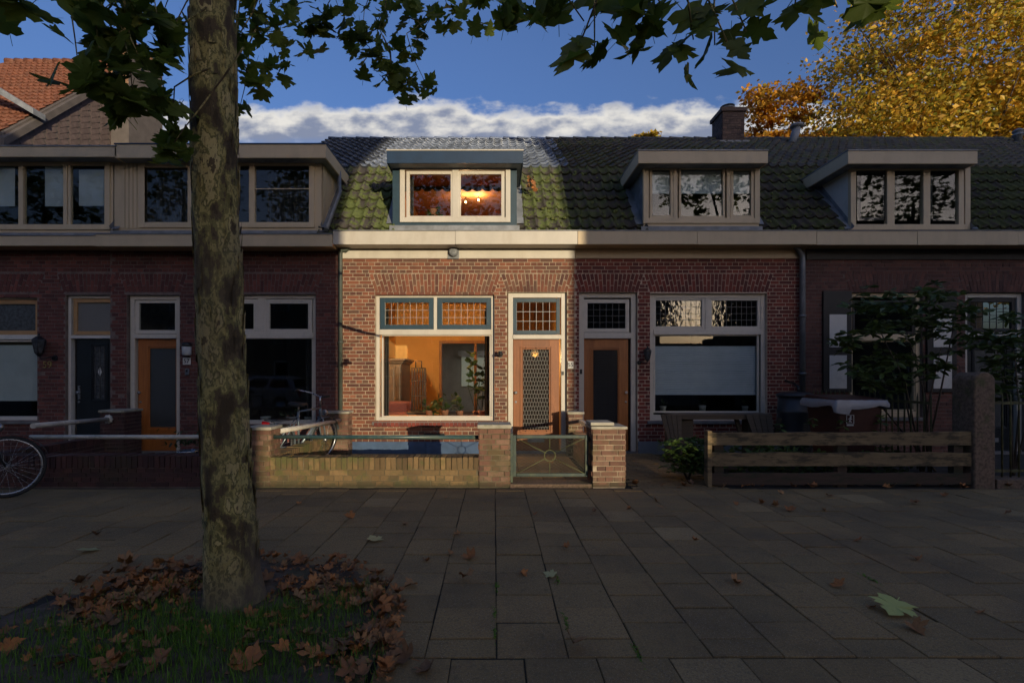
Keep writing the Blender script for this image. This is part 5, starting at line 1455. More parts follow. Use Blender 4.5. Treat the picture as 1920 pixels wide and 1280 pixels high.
# ================================================================== parked cars across the pavement, behind the camera (seen in the panes)
def car(label, loc, yaw, paint):
    t = thing('parked_car', label, 'car', loc); T = Matrix.Rotation(yaw, 4, 'Z')
    def cp(mb, name, mat, par=t, fix=True):
        mb.v = [tuple(T @ Vector(v)) for v in mb.v]; o = raw(name, mb.mesh(name, fix), mat, par)
        if par is t: o.location = (0,0,0)
        return o
    body = [(-1.85,.35),(-1.87,.62),(-1.8,.88),(-1.62,.95),(.72,.98),(1.45,.86),(1.82,.68),(1.88,.4),(1.82,.28),(1.55,.26)]
    for cx in (1.15,-1.15):
        pass
    arch = lambda cx: [(cx+.36*math.cos(a), .30+.36*math.sin(a)) for a in [math.pi*k/8 for k in range(9)]]
    poly = body+[(1.51,.24)]+arch(1.15)[1:-1]+[(.79,.24),(-.79,.24)]+arch(-1.15)[1:-1]+[(-1.51,.24),(-1.8,.28)]
    mb = MB(); n_ = len(poly)
    secs = [(-.82,.965),(-.70,1.0),(.70,1.0),(.82,.965)]
    vs = []
    for y_, k in secs: vs += [(x*(1 if abs(y_) < .75 else .97), y_, z) for x, z in poly]
    fs = [(s*n_+i, s*n_+(i+1)%n_, (s+1)*n_+(i+1)%n_, (s+1)*n_+i) for s in range(3) for i in range(n_)]+[tuple(range(n_)), tuple(range(4*n_-1,3*n_-1,-1))]
    b = cp(mb.add(vs, fs), 'body', paint)
    m = b.modifiers.new('bevel','BEVEL'); m.width = .04; m.segments = 3; m.limit_method = 'ANGLE'; m.angle_limit = .6
    gh = [(-1.72,.93),(-1.5,1.36),(-1.2,1.46),(-.1,1.48),(.25,1.43),(.98,.95)]
    vs = []; n_ = len(gh)
    for y_, inset in ((-.74,0),(.74,0)):
        for x, z in gh: vs.append((x, y_*(1-.2*(z-.93)/.55), z))
    cp(MB().add(vs, [tuple(range(n_)), tuple(range(2*n_-1,n_-1,-1))]+[(i,(i+1)%n_,n_+(i+1)%n_,n_+i) for i in range(n_)]), 'cabin', paint)
    for s in (-1,1):
        for w_ in ([(-1.45,1.02),(-1.33,1.33),(-.72,1.37),(-.62,1.02)],[(-.52,1.02),(-.6,1.37),(-.05,1.38),(.62,1.02)]):
            vs = [(x, s*(.745*(1-.2*(z-.93)/.55)+.006), z) for x, z in w_]; vs += [(x, y_-s*.02, z) for x, y_, z in vs]
            cp(MB().add(vs, [(0,1,2,3),(7,6,5,4),(0,4,5,1),(1,5,6,2),(2,6,7,3),(3,7,4,0)]), 'side_window', 'car_glass')
    for q in ([(.33,1.40),(.92,1.0)],[(-1.68,1.02),(-1.52,1.33)]):
        vs = []
        for x, z in q:
            sgn = 1 if x > 0 else -1
            for y_ in (-.62,.62): vs.append((x+.03*sgn, y_*(1-.15*(z-.93)/.55), z+.01))
        vs += [(x-.05*sgn, y_, z-.02) for x, y_, z in vs]
        cp(MB().add(vs, [(0,1,3,2),(4,6,7,5),(0,4,5,1),(2,3,7,6),(0,2,6,4),(1,5,7,3)]), 'windscreen', 'car_glass')
    for cx in (1.15,-1.15):
        for s in (-1,1):
            wv = cp(MB().lathe([(.0,-.09),(.28,-.09),(.31,-.05),(.31,.05),(.28,.09),(.0,.09)], (cx,s*.74,.30), 24, 'y'), 'wheel', 'rubber')
            cp(MB().lathe([(.0,-.10),(.2,-.10),(.2,.10),(.0,.10)], (cx,s*.745,.30), 12, 'y'), 'hub_cap', 'steel', wv)
    for s in (-1,1):
        cp(MB().box(1.72,1.86,s*.45,s*.7,.6,.74), 'headlight', 'pot_white'); cp(MB().box(-1.87,-1.75,s*.58,s*.74,.65,.92), 'tail_light', 'red_plastic')
    return t
car('silver hatchback parked behind the camera, mirrored in the window of 57', (-9.6, -2.6, -.13), math.radians(180), 'car_silver')
car('red hatchback parked behind the camera, mirrored in the sunlit window', (-3.9, -3.0, -.13), math.radians(180), 'car_red')

# ================================================================== leaves
half = [(.02,0),(.16,-.06),(.30,-.03),(.47,.03),(.40,.12),(.44,.21),(.31,.23),(.43,.32),(.60,.46),(.46,.51),(.45,.61),(.31,.55),(.21,.54),(.27,.67),(.21,.77),(.12,.81),(0,1.0)]
def leaf_geo(fold, curl, roll, wav, seed):
    r_ = random.Random(seed)
    out = [(x*(.93+.14*r_.random()), y*(.95+.1*r_.random())) for x, y in half]
    left = [(-x*(.9+.2*r_.random()), y*(.94+.12*r_.random())) for x, y in half[:-1]][::-1]
    outl = out+left
    pts = [(0,.34)]+[(0,.0)]+outl
    def z(x, y):
        return fold*abs(x)+curl*(y-.4)**2+roll*x*x+wav*math.sin(x*9+seed)*math.sin(y*8+seed)
    v = [(x, y-.34, z(x, y)) for x, y in pts]
    n_ = len(outl); f = [(0, 2+i, 2+(i+1) % n_) for i in range(n_)]
    # stalk
    b = len(v); v += [(-.012,-.33,0),(.012,-.33,0),(.01,-.72,-.06),(-.01,-.72,-.06)]; f += [(b,b+1,b+2),(b,b+2,b+3)]
    return v, f
LEAFV = [leaf_geo(.12,-.25,.0,.02,3), leaf_geo(.22,-.45,-.3,.03,8), leaf_geo(-.1,-.35,.2,.04,15), leaf_geo(.3,.2,-.5,.03,22)]
DEADV = [leaf_geo(.5,.7,.3,.07,5), leaf_geo(.9,-.5,-.6,.09,9), leaf_geo(.25,1.2,1.2,.08,12), leaf_geo(1.2,.4,-.4,.06,31), leaf_geo(.15,.35,.4,.09,41)]
FLATV = [leaf_geo(.08,.1,.0,.03,51)]
LM = {}
def leafmesh(kind, i, mat):
    k = (kind, i, mat)
    if k not in LM:
        v, f = {'live': LEAFV, 'dead': DEADV, 'flat': FLATV}[kind][i]
        me = bpy.data.meshes.new('leaf'); me.from_pydata(v, [], f); me.materials.append(M[mat])
        me.polygons.foreach_set('use_smooth', [True]*len(f)); LM[k] = me
    return LM[k]

# ================================================================== plane tree
TB = Vector((fx(437,3.03), 3.05, 0))
tree = thing('plane_tree', 'plane tree with mottled bark standing in the leaf-strewn pit', 'tree', TB)
def trunk_axis(z):
    u = z-.44
    return Vector((-1.5926-.0537*u+.0079*u*(z-2.05) if z < 4.4 else -1.731-.01*(z-4.4), TB.y+.012*z, z))
nr_, ns_ = 150, 64
rr = []
vs = np.zeros((nr_, ns_, 3))
ph = NR.rand(40, 3)*6.28; fr_ = NR.randint(1, 7, (40, 2)); am = NR.rand(40)
for i in range(nr_):
    z = -.06+5.2*i/(nr_-1); c = trunk_axis(max(z, 0))
    base = .122+.030*math.exp(-max(z,0)*1.0)+.028*math.exp(-max(z,0)*7)
    for k in range(ns_):
        a = 2*math.pi*k/ns_
        d = sum(.0022*am[q]*math.sin(fr_[q,0]*a+ph[q,0]+z*(2+2.2*fr_[q,1])) for q in range(14))
        fl = .018*math.exp(-max(z,0)*6)*math.sin(5*a+1.2)+.012*math.exp(-max(z,0)*9)*math.sin(3*a+z*5)
        r_ = base+d+fl
        vs[i, k] = (c.x+r_*math.cos(a), c.y+r_*math.sin(a), z)
f = [(i*ns_+k, i*ns_+(k+1)%ns_, (i+1)*ns_+(k+1)%ns_, (i+1)*ns_+k) for i in range(nr_-1) for k in range(ns_)]
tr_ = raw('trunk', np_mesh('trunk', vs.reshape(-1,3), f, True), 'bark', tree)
# loose bark flakes along the edges of the stem
mats = []
for q in range(620):
    z = R.uniform(.2, 4.4); a = R.uniform(0, 6.283); c = trunk_axis(z); r_ = .122+.030*math.exp(-z)
    n_ = Vector((math.cos(a), math.sin(a), 0)); t_ = Vector((-n_.y, n_.x, 0))
    s1, s2 = R.uniform(.012,.03), R.uniform(.025,.09)
    p_ = c+n_*(r_+.004)
    mats.append(np.array(Matrix(((t_.x*s1, n_.x*.02, 0, p_.x),(t_.y*s1, n_.y*.02, 0, p_.y),(0, R.uniform(-.01,.02), s2, p_.z),(0,0,0,1)))))
o = raw('bark_flakes', scatter_np('bark_flakes', [(-1,0,-1),(1,0,-.8),(.8,.3,1),(-.9,.35,.9)], [(0,1,2,3)], mats), 'bark', tree); o['kind'] = 'stuff'
# limbs
def limb(pts, r0, r1, name='bough', mat='bark'):
    n_ = len(pts); return MB().tube(pts, [r0+(r1-r0)*i/(n_-1) for i in range(n_)], 8).build(name, mat, tree)
t36 = trunk_axis(3.7); t45 = trunk_axis(4.5)
limb([t45, P(330,-250,3.1), P(150,-160,3.0), P(-60,-60,2.9)], .08, .02)
limb([t45, P(560,-330,3.5), P(760,-160,3.9), P(900,-120,4.0)], .08, .02)
limb([t45, P(620,-600,2.7), P(960,-330,2.2), P(1240,-150,1.95), P(1560,-90,1.9), P(1760,-60,1.9)], .08, .015)
limb([trunk_axis(5.0), t45+Vector((-.3,-1.2,1.6)), t45+Vector((-.9,-2.6,2.4))], .10, .03)
limb([trunk_axis(5.0), t45+Vector((-1.2,.6,1.8)), t45+Vector((-2.6,1.2,2.6))], .10, .03)
# twigs and leaves: (pixel x, y) of twig ends, distance, leaf length, count
clusters = [
 # left of the stem
 ((40,8),2.3,.17,6,38),((-20,-6),2.3,.17,6,40),((180,30),2.5,.15,9,50),((250,20),2.6,.14,12,50),((300,60),2.7,.13,12,42),((215,70),2.6,.14,7,32),
 ((150,150),2.4,.16,9,36),((205,135),2.5,.15,12,38),((250,185),2.5,.15,14,38),((270,125),2.6,.14,10,34),((310,110),2.75,.12,12,30),((320,200),2.8,.12,10,30),((300,40),2.8,.13,14,46),
 ((315,285),2.7,.14,8,22),((330,250),2.8,.12,8,20),((215,205),2.5,.13,6,24),((120,5),2.5,.15,8,50),
 # right of the stem
 ((470,30),3.5,.12,18,48),((520,60),3.7,.12,18,46),((455,110),3.4,.12,14,34),((480,160),3.4,.11,7,20),((560,20),3.8,.12,22,52),((600,50),3.9,.12,16,36),((520,110),3.6,.11,10,26),((450,200),3.4,.10,4,14),
 ((640,30),3.9,.12,20,46),((680,60),4.0,.12,22,44),((700,105),4.0,.12,14,30),((735,135),4.0,.12,14,30),((755,165),4.0,.12,10,20),((720,30),4.0,.12,20,46),((780,40),4.0,.12,18,40),((800,160),4.0,.11,6,16),((775,95),4.0,.11,8,24),
 ((840,15),3.8,.12,12,36),((900,10),3.4,.13,9,34),((950,15),3.0,.14,9,34),((1000,8),2.6,.15,7,34),((1030,12),2.4,.15,5,24),
 # over the right half, close to the lens
 ((1095,40),1.5,.112,6,42),((1075,115),1.5,.116,2,16),((1115,108),1.5,.116,2,14),((1150,25),1.5,.120,8,50),((1200,30),1.5,.120,9,50),((1245,20),1.5,.120,7,45),((1185,60),1.5,.112,4,30),
 ((1310,35),1.5,.112,4,34),((1340,85),1.5,.112,5,34),((1375,105),1.5,.120,5,30),((1400,60),1.5,.112,4,26),((1425,30),1.5,.120,5,36),((1300,75),1.5,.104,2,18),
 ((1490,20),1.5,.112,5,36),((1530,45),1.5,.128,3,24),((1570,15),1.5,.120,5,40),((1620,15),1.5,.128,4,34),((1650,-5),1.5,.128,4,34),
]
live = []
for (px, py), D, sz, cnt, spread in clusters:
    if D < 1.6 and cnt > 2: cnt, spread, sz = max(2, int(cnt*.72)), spread*1.25, sz*.9
    c0 = P(px, py, D)
    # twig rising out of the picture
    up = c0+Vector((R.uniform(-.16,.16), R.uniform(-.1,.1), .12+.3*R.random()))
    up2 = up+Vector((R.uniform(-.3,.3), 0, .1+.25*R.random()))
    MB().tube([up2, up2*.5+up*.5+Vector((R.uniform(-.04,.04),0,.02)), up, up*.5+c0*.5+Vector((R.uniform(-.03,.03),0,0)), c0], [.006,.005,.004,.003,.002], 5).build('twig', 'bark', tree)
    for q in range(cnt):
        off = Vector((R.gauss(0,.55), R.gauss(0,.6), R.gauss(0,.45)))*spread*D/F*1.0
        pos = c0+off
        if pos.z > c0.z+.25: continue
        s = sz*R.uniform(.75,1.2)
        # blades hang: tip down, face roughly to the lens or the sky
        yaw = R.uniform(0, 6.283); pitch = math.radians(R.uniform(100, 165)); tw = R.gauss(0,.35)
        m = Matrix.Translation(pos) @ Matrix.Rotation(R.gauss(0,.7), 4, 'Z') @ Matrix.Rotation(-pitch if R.random() < .8 else pitch, 4, 'X') @ Matrix.Rotation(tw, 4, 'Y') @ Matrix.Rotation(R.gauss(0,.35), 4, 'Z') @ Matrix.Scale(s, 4)
        live.append((s/D, m, R.randrange(4), 'leaf_plane_yellow' if R.random() < .04 else 'leaf_plane'))
live.sort(key=lambda t: -t[0])
for _, m, i, mt in live[:300]:
    o = raw('leaf', leafmesh('live', i, mt), None, tree); at(o, m, tree)
for i in range(4):
    ms = [np.array(m) for _, m, k, mt in live[300:] if k == i]
    if ms:
        o = raw('foliage', scatter_np('foliage', LEAFV[i][0], LEAFV[i][1], ms), 'leaf_plane', tree); o['kind'] = 'stuff'
# the crown overhead, out of the picture but mirrored in the upper windows
ms = []
lumps = [t45+Vector((R.uniform(-3.4,-.2), R.uniform(-3.2,1.4), R.uniform(.9,3.6))) for _ in range(46)]
for c in lumps:
    for q in range(26):
        pos = c+Vector((R.gauss(0,.3), R.gauss(0,.3), R.gauss(0,.22)))
        if pos.z < 4.3+.2*pos.y or pos.x > -.75: continue
        ms.append(np.array(Matrix.Translation(pos) @ Matrix.Rotation(R.uniform(0,6.28), 4, 'Z') @ Matrix.Rotation(math.radians(R.uniform(120,240)), 4, 'X') @ Matrix.Scale(R.uniform(.12,.19), 4)))
o = raw('crown', scatter_np('crown', LEAFV[0][0], LEAFV[0][1], ms), 'leaf_plane', tree); o['kind'] = 'stuff'

# ================================================================== street trees along the far kerb, behind the camera, mirrored in the panes
def street_tree(label, x, y, zc, rx, rz, seed, tx=0, big=1.0):
    rg = random.Random(seed); t = thing('street_tree', label, 'tree', (x, y, -.13), 'street trees across the road')
    MB().tube([(x+tx,y,-.2),(x+tx,y,zc*.5),(x+.1,y,zc)], [.2,.15,.06], 8).build('trunk', 'bark', t)
    ms = []
    for k in range(60):
        d = Vector((rg.gauss(0,1), rg.gauss(0,1), rg.gauss(0,1))).normalized()*rg.random()**.4
        c = Vector((x+d.x*rx, y+d.y*rx*.8, zc+d.z*rz))
        for q in range(20):
            p_ = c+Vector((rg.gauss(0,.3), rg.gauss(0,.3), rg.gauss(0,.22)))
            ms.append(np.array(Matrix.Translation(p_) @ Matrix.Rotation(rg.uniform(0,6.28), 4, 'Z') @ Matrix.Rotation(rg.uniform(2,4.2), 4, 'X') @ Matrix.Scale(rg.uniform(.14,.24)*big, 4)))
    o = raw('crown', scatter_np('crown', LEAFV[1][0], LEAFV[1][1], ms), 'leaf_plane_yellow', t); o['kind'] = 'stuff'
for i, (x, zc) in enumerate(((-19.5,9.0),(-13.5,9.2),(-7.5,9.0),(-1.6,8.8),(12.6,8.4),(18.0,8.8))):
    street_tree(['green street tree across the road mirrored at far left','green street tree across the road mirrored in the left edge attic panes','green street tree across the road mirrored in the attic panes beside the trunk','green street tree across the road mirrored in the blue dormer','green street tree across the road mirrored in the dormer of the red house','green street tree across the road mirrored in the rightmost dormer'][i], x, -3.4, zc, 2.3, 2.2, 40+i)

street_tree('tall street tree across the road mirrored in the dormer above the red brick house', 16.0, -20, 16.4, 3.4, 3.0, 77, 2.6, 1.7)

# ================================================================== autumn trees behind the right-hand row
QL = [(-.5,0,0),(0,-.32,.06),(.5,0,0),(0,.32,.06)]
def autumn_tree(label, px, pytop, D, rx, rz, zc, mat, n, lean=0, seed=1, leaf=.30, prune=None):
    rg = np.random.RandomState(seed)
    cx = fx(px, D); c = np.array([cx, D, zc])
    t = thing('autumn_tree', label, 'tree', (cx, D, -.1), 'autumn trees behind the houses')
    mb = MB().tube([(cx,D,-.2),(cx+.2,D,zc*.35),(cx-.1,D,zc*.7),(cx,D,zc+rz*.4)], [.5,.4,.3,.08], 10); mb.build('trunk', 'trunk_far', t)
    mb = MB()
    for k in range(9):
        a = rg.rand()*6.28; e = c+np.array([math.cos(a)*rx*.75, math.sin(a)*rx*.6, rz*(rg.rand()*1.3-.5)])
        mb.tube([(cx,D,zc*.5+rg.rand()*zc*.3), tuple((np.array([cx,D,zc*.7])+e)/2+np.array([0,0,.4])), tuple(e)], [.14,.09,.02], 6)
    mb.build('limbs', 'trunk_far', t)
    nl = max(14, n//210)
    d = rg.normal(size=(nl,3)); d /= np.linalg.norm(d,axis=1)[:,None]
    rad = rg.rand(nl)**.45
    lc = c+d*rad[:,None]*np.array([rx, rx*.8, rz])
    k = rg.randint(0, nl, n)
    sp = rg.normal(size=(n,3))*np.array([.80,.75,.24])*(rx/6)*(.6+.8*rg.rand(nl)[k])[:,None]
    pos = lc[k]+sp
    # sprays droop at the rim
    pos[:,2] -= .10*np.hypot(sp[:,0], sp[:,1])
    keep = pos[:,2] > 3.0
    pos = pos[keep]; n = len(pos)
    # rotations
    a, b, g = rg.rand(n)*6.28, rg.normal(0,.7,n), rg.normal(0,.7,n)
    s = leaf*(.6+.8*rg.rand(n))
    ca, sa, cb, sb, cg, sg = np.cos(a), np.sin(a), np.cos(b), np.sin(b), np.cos(g), np.sin(g)
    Rm = np.zeros((n,4,4)); Rm[:,3,3] = 1
    Rz = np.zeros((n,3,3)); Rz[:,0,0]=ca; Rz[:,0,1]=-sa; Rz[:,1,0]=sa; Rz[:,1,1]=ca; Rz[:,2,2]=1
    Rx = np.zeros((n,3,3)); Rx[:,0,0]=1; Rx[:,1,1]=cb; Rx[:,1,2]=-sb; Rx[:,2,1]=sb; Rx[:,2,2]=cb
    Ry = np.zeros((n,3,3)); Ry[:,1,1]=1; Ry[:,0,0]=cg; Ry[:,0,2]=sg; Ry[:,2,0]=-sg; Ry[:,2,2]=cg
    Rm[:,:3,:3] = (Rz@Rx@Ry)*s[:,None,None]; Rm[:,:3,3] = pos
    me = scatter_np('crown', QL, [(0,1,2,3)], Rm)
    o = raw('crown', me, mat, t); o['kind'] = 'stuff'
    return t
autumn_tree('huge golden autumn tree filling the upper right corner', 1818, 0, 30, 9.3, 9.8, 15.5, 'leaf_autumn', 76000, seed=3, leaf=.26)
autumn_tree('rounded orange-gold tree behind the brick chimney', 1455, 130, 34, 3.9, 5.8, 15.0, 'leaf_autumn_orange', 20000, seed=5, leaf=.28)
autumn_tree('gold tree at right edge beyond the huge one', 2010, 60, 36, 8, 9, 16, 'leaf_autumn', 12000, seed=9, leaf=.40)
autumn_tree('small tuft of gold treetop above the ridge left of chimney', 1213, 240, 40, 1.5, 2.1, 19.2, 'leaf_autumn', 1500, seed=12, leaf=.30)
autumn_tree('low gold treetop just left of the brick chimney', 1335, 240, 36, 1.9, 2.6, 16.2, 'leaf_autumn_orange', 2600, seed=14, leaf=.30)

# ================================================================== tree pit: soil, grass, litter
def hsoil(x, y):
    e = 1-min(1, (abs((x-PC.x)/PRX)**2.3+abs((y-PC.y)/PRY)**2.3))
    return -.018+.07*max(0, e)**.6+.012*math.sin(x*7.3)*math.sin(y*6.1)+.006*math.sin(x*19+y*13)
g_ = 70; vs, fs = [], []; idx = {}
for i in range(g_+1):
    for j in range(g_+1):
        x = PC.x-PRX*1.02+2*PRX*1.02*i/g_; y = PC.y-PRY*1.02+2*PRY*1.02*j/g_
        if in_pit(x, y, 1.0+.05*math.sin(x*5)+.05*math.sin(y*7+1)):
            idx[i,j] = len(vs); vs.append((x, y, hsoil(x, y)+R.gauss(0,.004)))
for i in range(g_):
    for j in range(g_):
        q = [(i,j),(i+1,j),(i+1,j+1),(i,j+1)]
        if all(k in idx for k in q): fs.append(tuple(idx[k] for k in q))
so_ = MB().add(vs, fs, True).build('tree_pit_soil', 'soil', None, fix=False); so_['kind'] = 'structure'
# grass tufts
gv, gf = [], []
def blade(x, y, z, ln, a, bend, w_):
    dx, dy = math.cos(a), math.sin(a); b = len(gv)
    gv.extend([(x-dy*w_, y+dx*w_, z), (x+dy*w_, y-dx*w_, z), (x+dx*bend*.4+dy*w_*.7, y+dy*bend*.4-dx*w_*.7, z+ln*.6), (x+dx*bend*.4-dy*w_*.7, y+dy*bend*.4+dx*w_*.7, z+ln*.6), (x+dx*bend, y+dy*bend, z+ln)])
    gf.extend([(b,b+1,b+2),(b,b+2,b+3),(b+3,b+2,b+4)])
spots = [(430,1165,.32,900),(340,1190,.30,700),(520,1180,.28,600),(600,1150,.16,200),(690,1110,.17,320),(260,1230,.36,600),(420,1240,.4,800),(560,1240,.28,380),(640,1200,.2,200),(120,1180,.25,260),(60,1220,.35,420),(250,1130,.18,150),(180,1260,.35,450),(330,1100,.12,90),(640,1130,.1,90),(350,1265,.4,600)]
for px, py, sp, n_ in spots:
    c = G(px, py, .03)
    for q in range(n_):
        x, y = c.x+R.gauss(0,sp), c.y+R.gauss(0,sp*.45)
        if not in_pit(x, y, .97): continue
        if (x-TB.x)**2+(y-TB.y)**2 < .21**2: continue
        blade(x, y, hsoil(x,y)-.005, R.uniform(.03,.10), R.uniform(0,6.28), R.uniform(.01,.05), R.uniform(.0012,.0028))
g = raw('grass', np_mesh('grass', gv, gf), 'grass'); tag(g, 'tufts of green grass growing in the tree pit', 'grass', kind='stuff')
# twigs
for i, (pa, pb, lbl) in enumerate((((85,1232),(175,1236),'pale bent twig on the soil at lower left of the tree pit'),((450,1212),(535,1206),'thin dark twig lying in the grass below the trunk'),((210,1090),(290,1094),'thin twig among the leaves left of the trunk'))):
    a, b = G(*pa,.06), G(*pb,.06)
    tag(MB().tube([a, (a+b)/2+Vector((0,.02,.01)), b], [.007,.006,.004], 6).build('twig', 'twig'), lbl, 'twig')

def fallen(px, py, size, mat, kind, z=.004, label=None, group=None, var=None, flat=False, pos=None):
    p_ = G(px, py, .0) if pos is None else pos
    i = R.randrange(len(DEADV)) if var is None else var
    me = leafmesh(kind, i, mat)
    m = Matrix.Translation((p_.x, p_.y, p_.z+z)) @ Matrix.Rotation(R.uniform(0,6.28), 4, 'Z') @ Matrix.Rotation(R.gauss(0,.12 if flat else .3), 4, 'X') @ Matrix.Rotation(R.gauss(0,.1 if flat else .3), 4, 'Y') @ Matrix.Scale(size, 4)
    lo = min((m @ v.co).z for v in me.vertices)
    o = raw('fallen_leaf', me); o.matrix_basis = m
    if pos is None: o.location.z += .003-lo
    tag(o, label, 'leaf', group)
    return o
# on the paving, where the photograph has them
pv = [(655,977,.10),(758,985,.07),(845,1040,.06),(882,1046,.11),(875,1089,.10),(800,1052,.06),(858,1004,.06),(1063,1031,.07),(1230,941,.07),(1075,1217,.10),(1002,965,.05),(240,1062,.15),(1480,958,.10),(1545,957,.05),(1463,931,.08),(1380,946,.06),(1430,945,.07),(1455,950,.08),(1555,931,.08),(1715,945,.10),(1770,930,.07),(1378,1092,.08),(1572,1100,.09),(1635,1140,.05),(1718,1181,.10),(1610,1015,.07),(1720,1051,.07),(760,1234,.12),(800,1260,.1),(980,1078,.06),(1180,955,.05),(770,1100,.09),(712,1075,.08),(560,945,.06),(640,1258,.11),(1115,962,.05),(1302,1018,.06),(1890,965,.07),(1840,1150,.05),(180,1003,.07)]
for a, b, s in pv:
    fallen(a, b, s, 'leaf_dead', 'dead', label='small curled brown leaf lying on the grey paving slabs', group='brown leaves scattered on the pavement')
fallen(703,1014,.13,'leaf_pale','flat',label='pale grey-green fallen leaf on the paving right of the trunk', var=0, flat=True)
fallen(1033,1079,.09,'leaf_pale','flat',label='small yellow leaf in the middle of the paving', var=0)
fallen(165,1034,.14,'leaf_pale','flat',label='pale folded leaf on the paving at far left', var=0)
big = fallen(1677,1146,.215,'leaf_fallen_green','flat',label='large yellow-green plane leaf on the paving at lower right', var=0, flat=True)
big.matrix_basis = Matrix.Translation((big.location.x, big.location.y, .03)) @ Matrix.Rotation(2.3, 4, 'Z') @ Matrix.Scale(.215, 4)
big.matrix_basis = Matrix.Translation((big.location.x, big.location.y, .035)) @ Matrix.Rotation(.22, 4, 'X') @ Matrix.Rotation(2.3, 4, 'Z') @ Matrix.Scale(.2, 4)
# litter in the pit: the larger leaves one by one, the crumbs between them as one mass
spots = []
for q in range(420):
    if q < 190: px, py, s = R.gauss(275,95), R.gauss(1085,30), R.uniform(.03,.105); py += max(0,380-px)*.24
    elif q < 300: px, py, s = R.gauss(615,75), R.gauss(1088,30), R.uniform(.03,.09)
    elif q < 350: px, py, s = R.gauss(715,28), R.gauss(1150,50), R.uniform(.04,.10)
    else: px, py, s = R.uniform(40,740), R.uniform(1150,1275), R.uniform(.03,.085)
    p_ = G(px, py, .03)
    if not in_pit(p_.x, p_.y, 1.04) or (p_.x-TB.x)**2+(p_.y-TB.y)**2 < .22**2: continue
    p_.z = hsoil(p_.x, p_.y)+s*.12+(.012 if in_pit(p_.x, p_.y, .9) else .03)
    spots.append((s, p_))
spots.sort(key=lambda v: -v[0])
for s, p_ in spots[:150]:
    fallen(0, 0, s, 'leaf_dead', 'dead', pos=p_, label='crumpled brown leaf in the litter heaped round the tree foot', group='leaf litter in the tree pit')
ms = [[] for _ in DEADV]
for s, p_ in spots[150:]+[(R.uniform(.015,.035), Vector((v[1].x+R.gauss(0,.07), v[1].y+R.gauss(0,.07), v[1].z-.004))) for v in spots for _ in range(3)]:
    if not in_pit(p_.x, p_.y, 1.03): continue
    ms[R.randrange(len(DEADV))].append(np.array(Matrix.Translation(p_) @ Matrix.Rotation(R.uniform(0,6.28),4,'Z') @ Matrix.Rotation(R.gauss(0,.4),4,'X') @ Matrix.Rotation(R.gauss(0,.4),4,'Y') @ Matrix.Scale(s,4)))
vv, ff, base_ = [], [], 0
for k, (lv, lf_) in enumerate(DEADV):
    if not ms[k]: continue
    hv = np.concatenate([np.array(lv), np.ones((len(lv),1))], 1); al = np.einsum('nij,vj->nvi', np.array(ms[k]), hv)[:,:,:3]
    for q in range(len(al)):
        vv.append(al[q]); ff.append(np.array(lf_)+base_); base_ += len(lv)
o = raw('leaf_litter', np_mesh('leaf_litter', np.concatenate(vv), np.concatenate(ff), True), 'leaf_dead'); tag(o, 'crumbled brown leaf litter covering the soil of the tree pit', 'leaves', kind='stuff')
for px, py, s in ((655,1205,.14),(630,1215,.13),(712,1180,.13),(740,1185,.10),(465,1245,.14),(655,1255,.11),(585,1230,.11),(300,1255,.12),(200,1255,.11),(560,1045,.13)):
    p_ = G(px, py, .05); p_.z = hsoil(p_.x, p_.y)+.025 if in_pit(p_.x,p_.y,1) else .02
    fallen(0, 0, s, 'leaf_dead', 'dead', pos=p_, var=4, label='broad orange-brown leaf lying on top of the pit grass', group='broad leaves on the pit grass')
# along the foot of the wooden fence
for q in range(75):
    px = R.uniform(1480,1910) if q < 60 else R.uniform(1180,1480); py = 906+abs(R.gauss(0,5))
    fallen(px, py, R.uniform(.05,.11), 'leaf_dead', 'dead', label='brown leaf in the drift along the foot of the wooden fence', group='leaves along the fence')
fallen(1535,902,.13,'leaf_fallen_green','flat',label='green leaf in the drift of brown leaves by the fence', var=0)

# ================================================================== shrubs and plants
EL = [(0,-.5,0),(.16,-.28,.03),(.2,0,.04),(.13,.3,.02),(0,.5,-.04),(-.13,.3,.02),(-.2,0,.04),(-.16,-.28,.03),(0,0,0)]
ELF = [(8,i,(i+1)%8) for i in range(8)]
el_me = {}
def elmesh(mat):
    if mat not in el_me:
        me = bpy.data.meshes.new('leaf'); me.from_pydata(EL, [], ELF); me.materials.append(M[mat]); el_me[mat] = me
    return el_me[mat]
def shrub(name, label, cat, base, stems, whorls, leaf, mat, stem_mat='twig', per=9, most=250, stemr=.016, group=None, droop=.3):
    t = thing(name, label, cat, base, group)
    for s_ in stems: MB().tube(s_, [stemr]+[stemr*.7]*(len(s_)-2)+[stemr*.3], 6).build('stem', stem_mat, t)
    items = []
    for c in whorls:
        tilt = R.uniform(0,6.28)
        for k in range(per):
            a = tilt+2*math.pi*k/per+R.gauss(0,.2); ln = leaf*R.uniform(.7,1.25)
            d = Vector((math.cos(a), math.sin(a), R.gauss(.05,.35)-droop*.4)).normalized()
            q = d.to_track_quat('Y','Z').to_matrix().to_4x4()
            m = Matrix.Translation(c+d*ln*.55) @ q @ Matrix.Rotation(R.gauss(0,.5), 4, 'Y') @ Matrix.Scale(ln, 4)
            items.append((ln/max(1,c.y), m))
    items.sort(key=lambda v: -v[0])
    for _, m in items[:most]:
        o = raw('leaf', elmesh(mat), None, t); at(o, m, t)
    if len(items) > most:
        o = raw('foliage', scatter_np('foliage', EL, ELF, [np.array(m) for _, m in items[most:]]), mat, t); o['kind'] = 'stuff'
    return t
b1 = P(1738,800,7.3); b1.z = 0
wh, stx = [], []
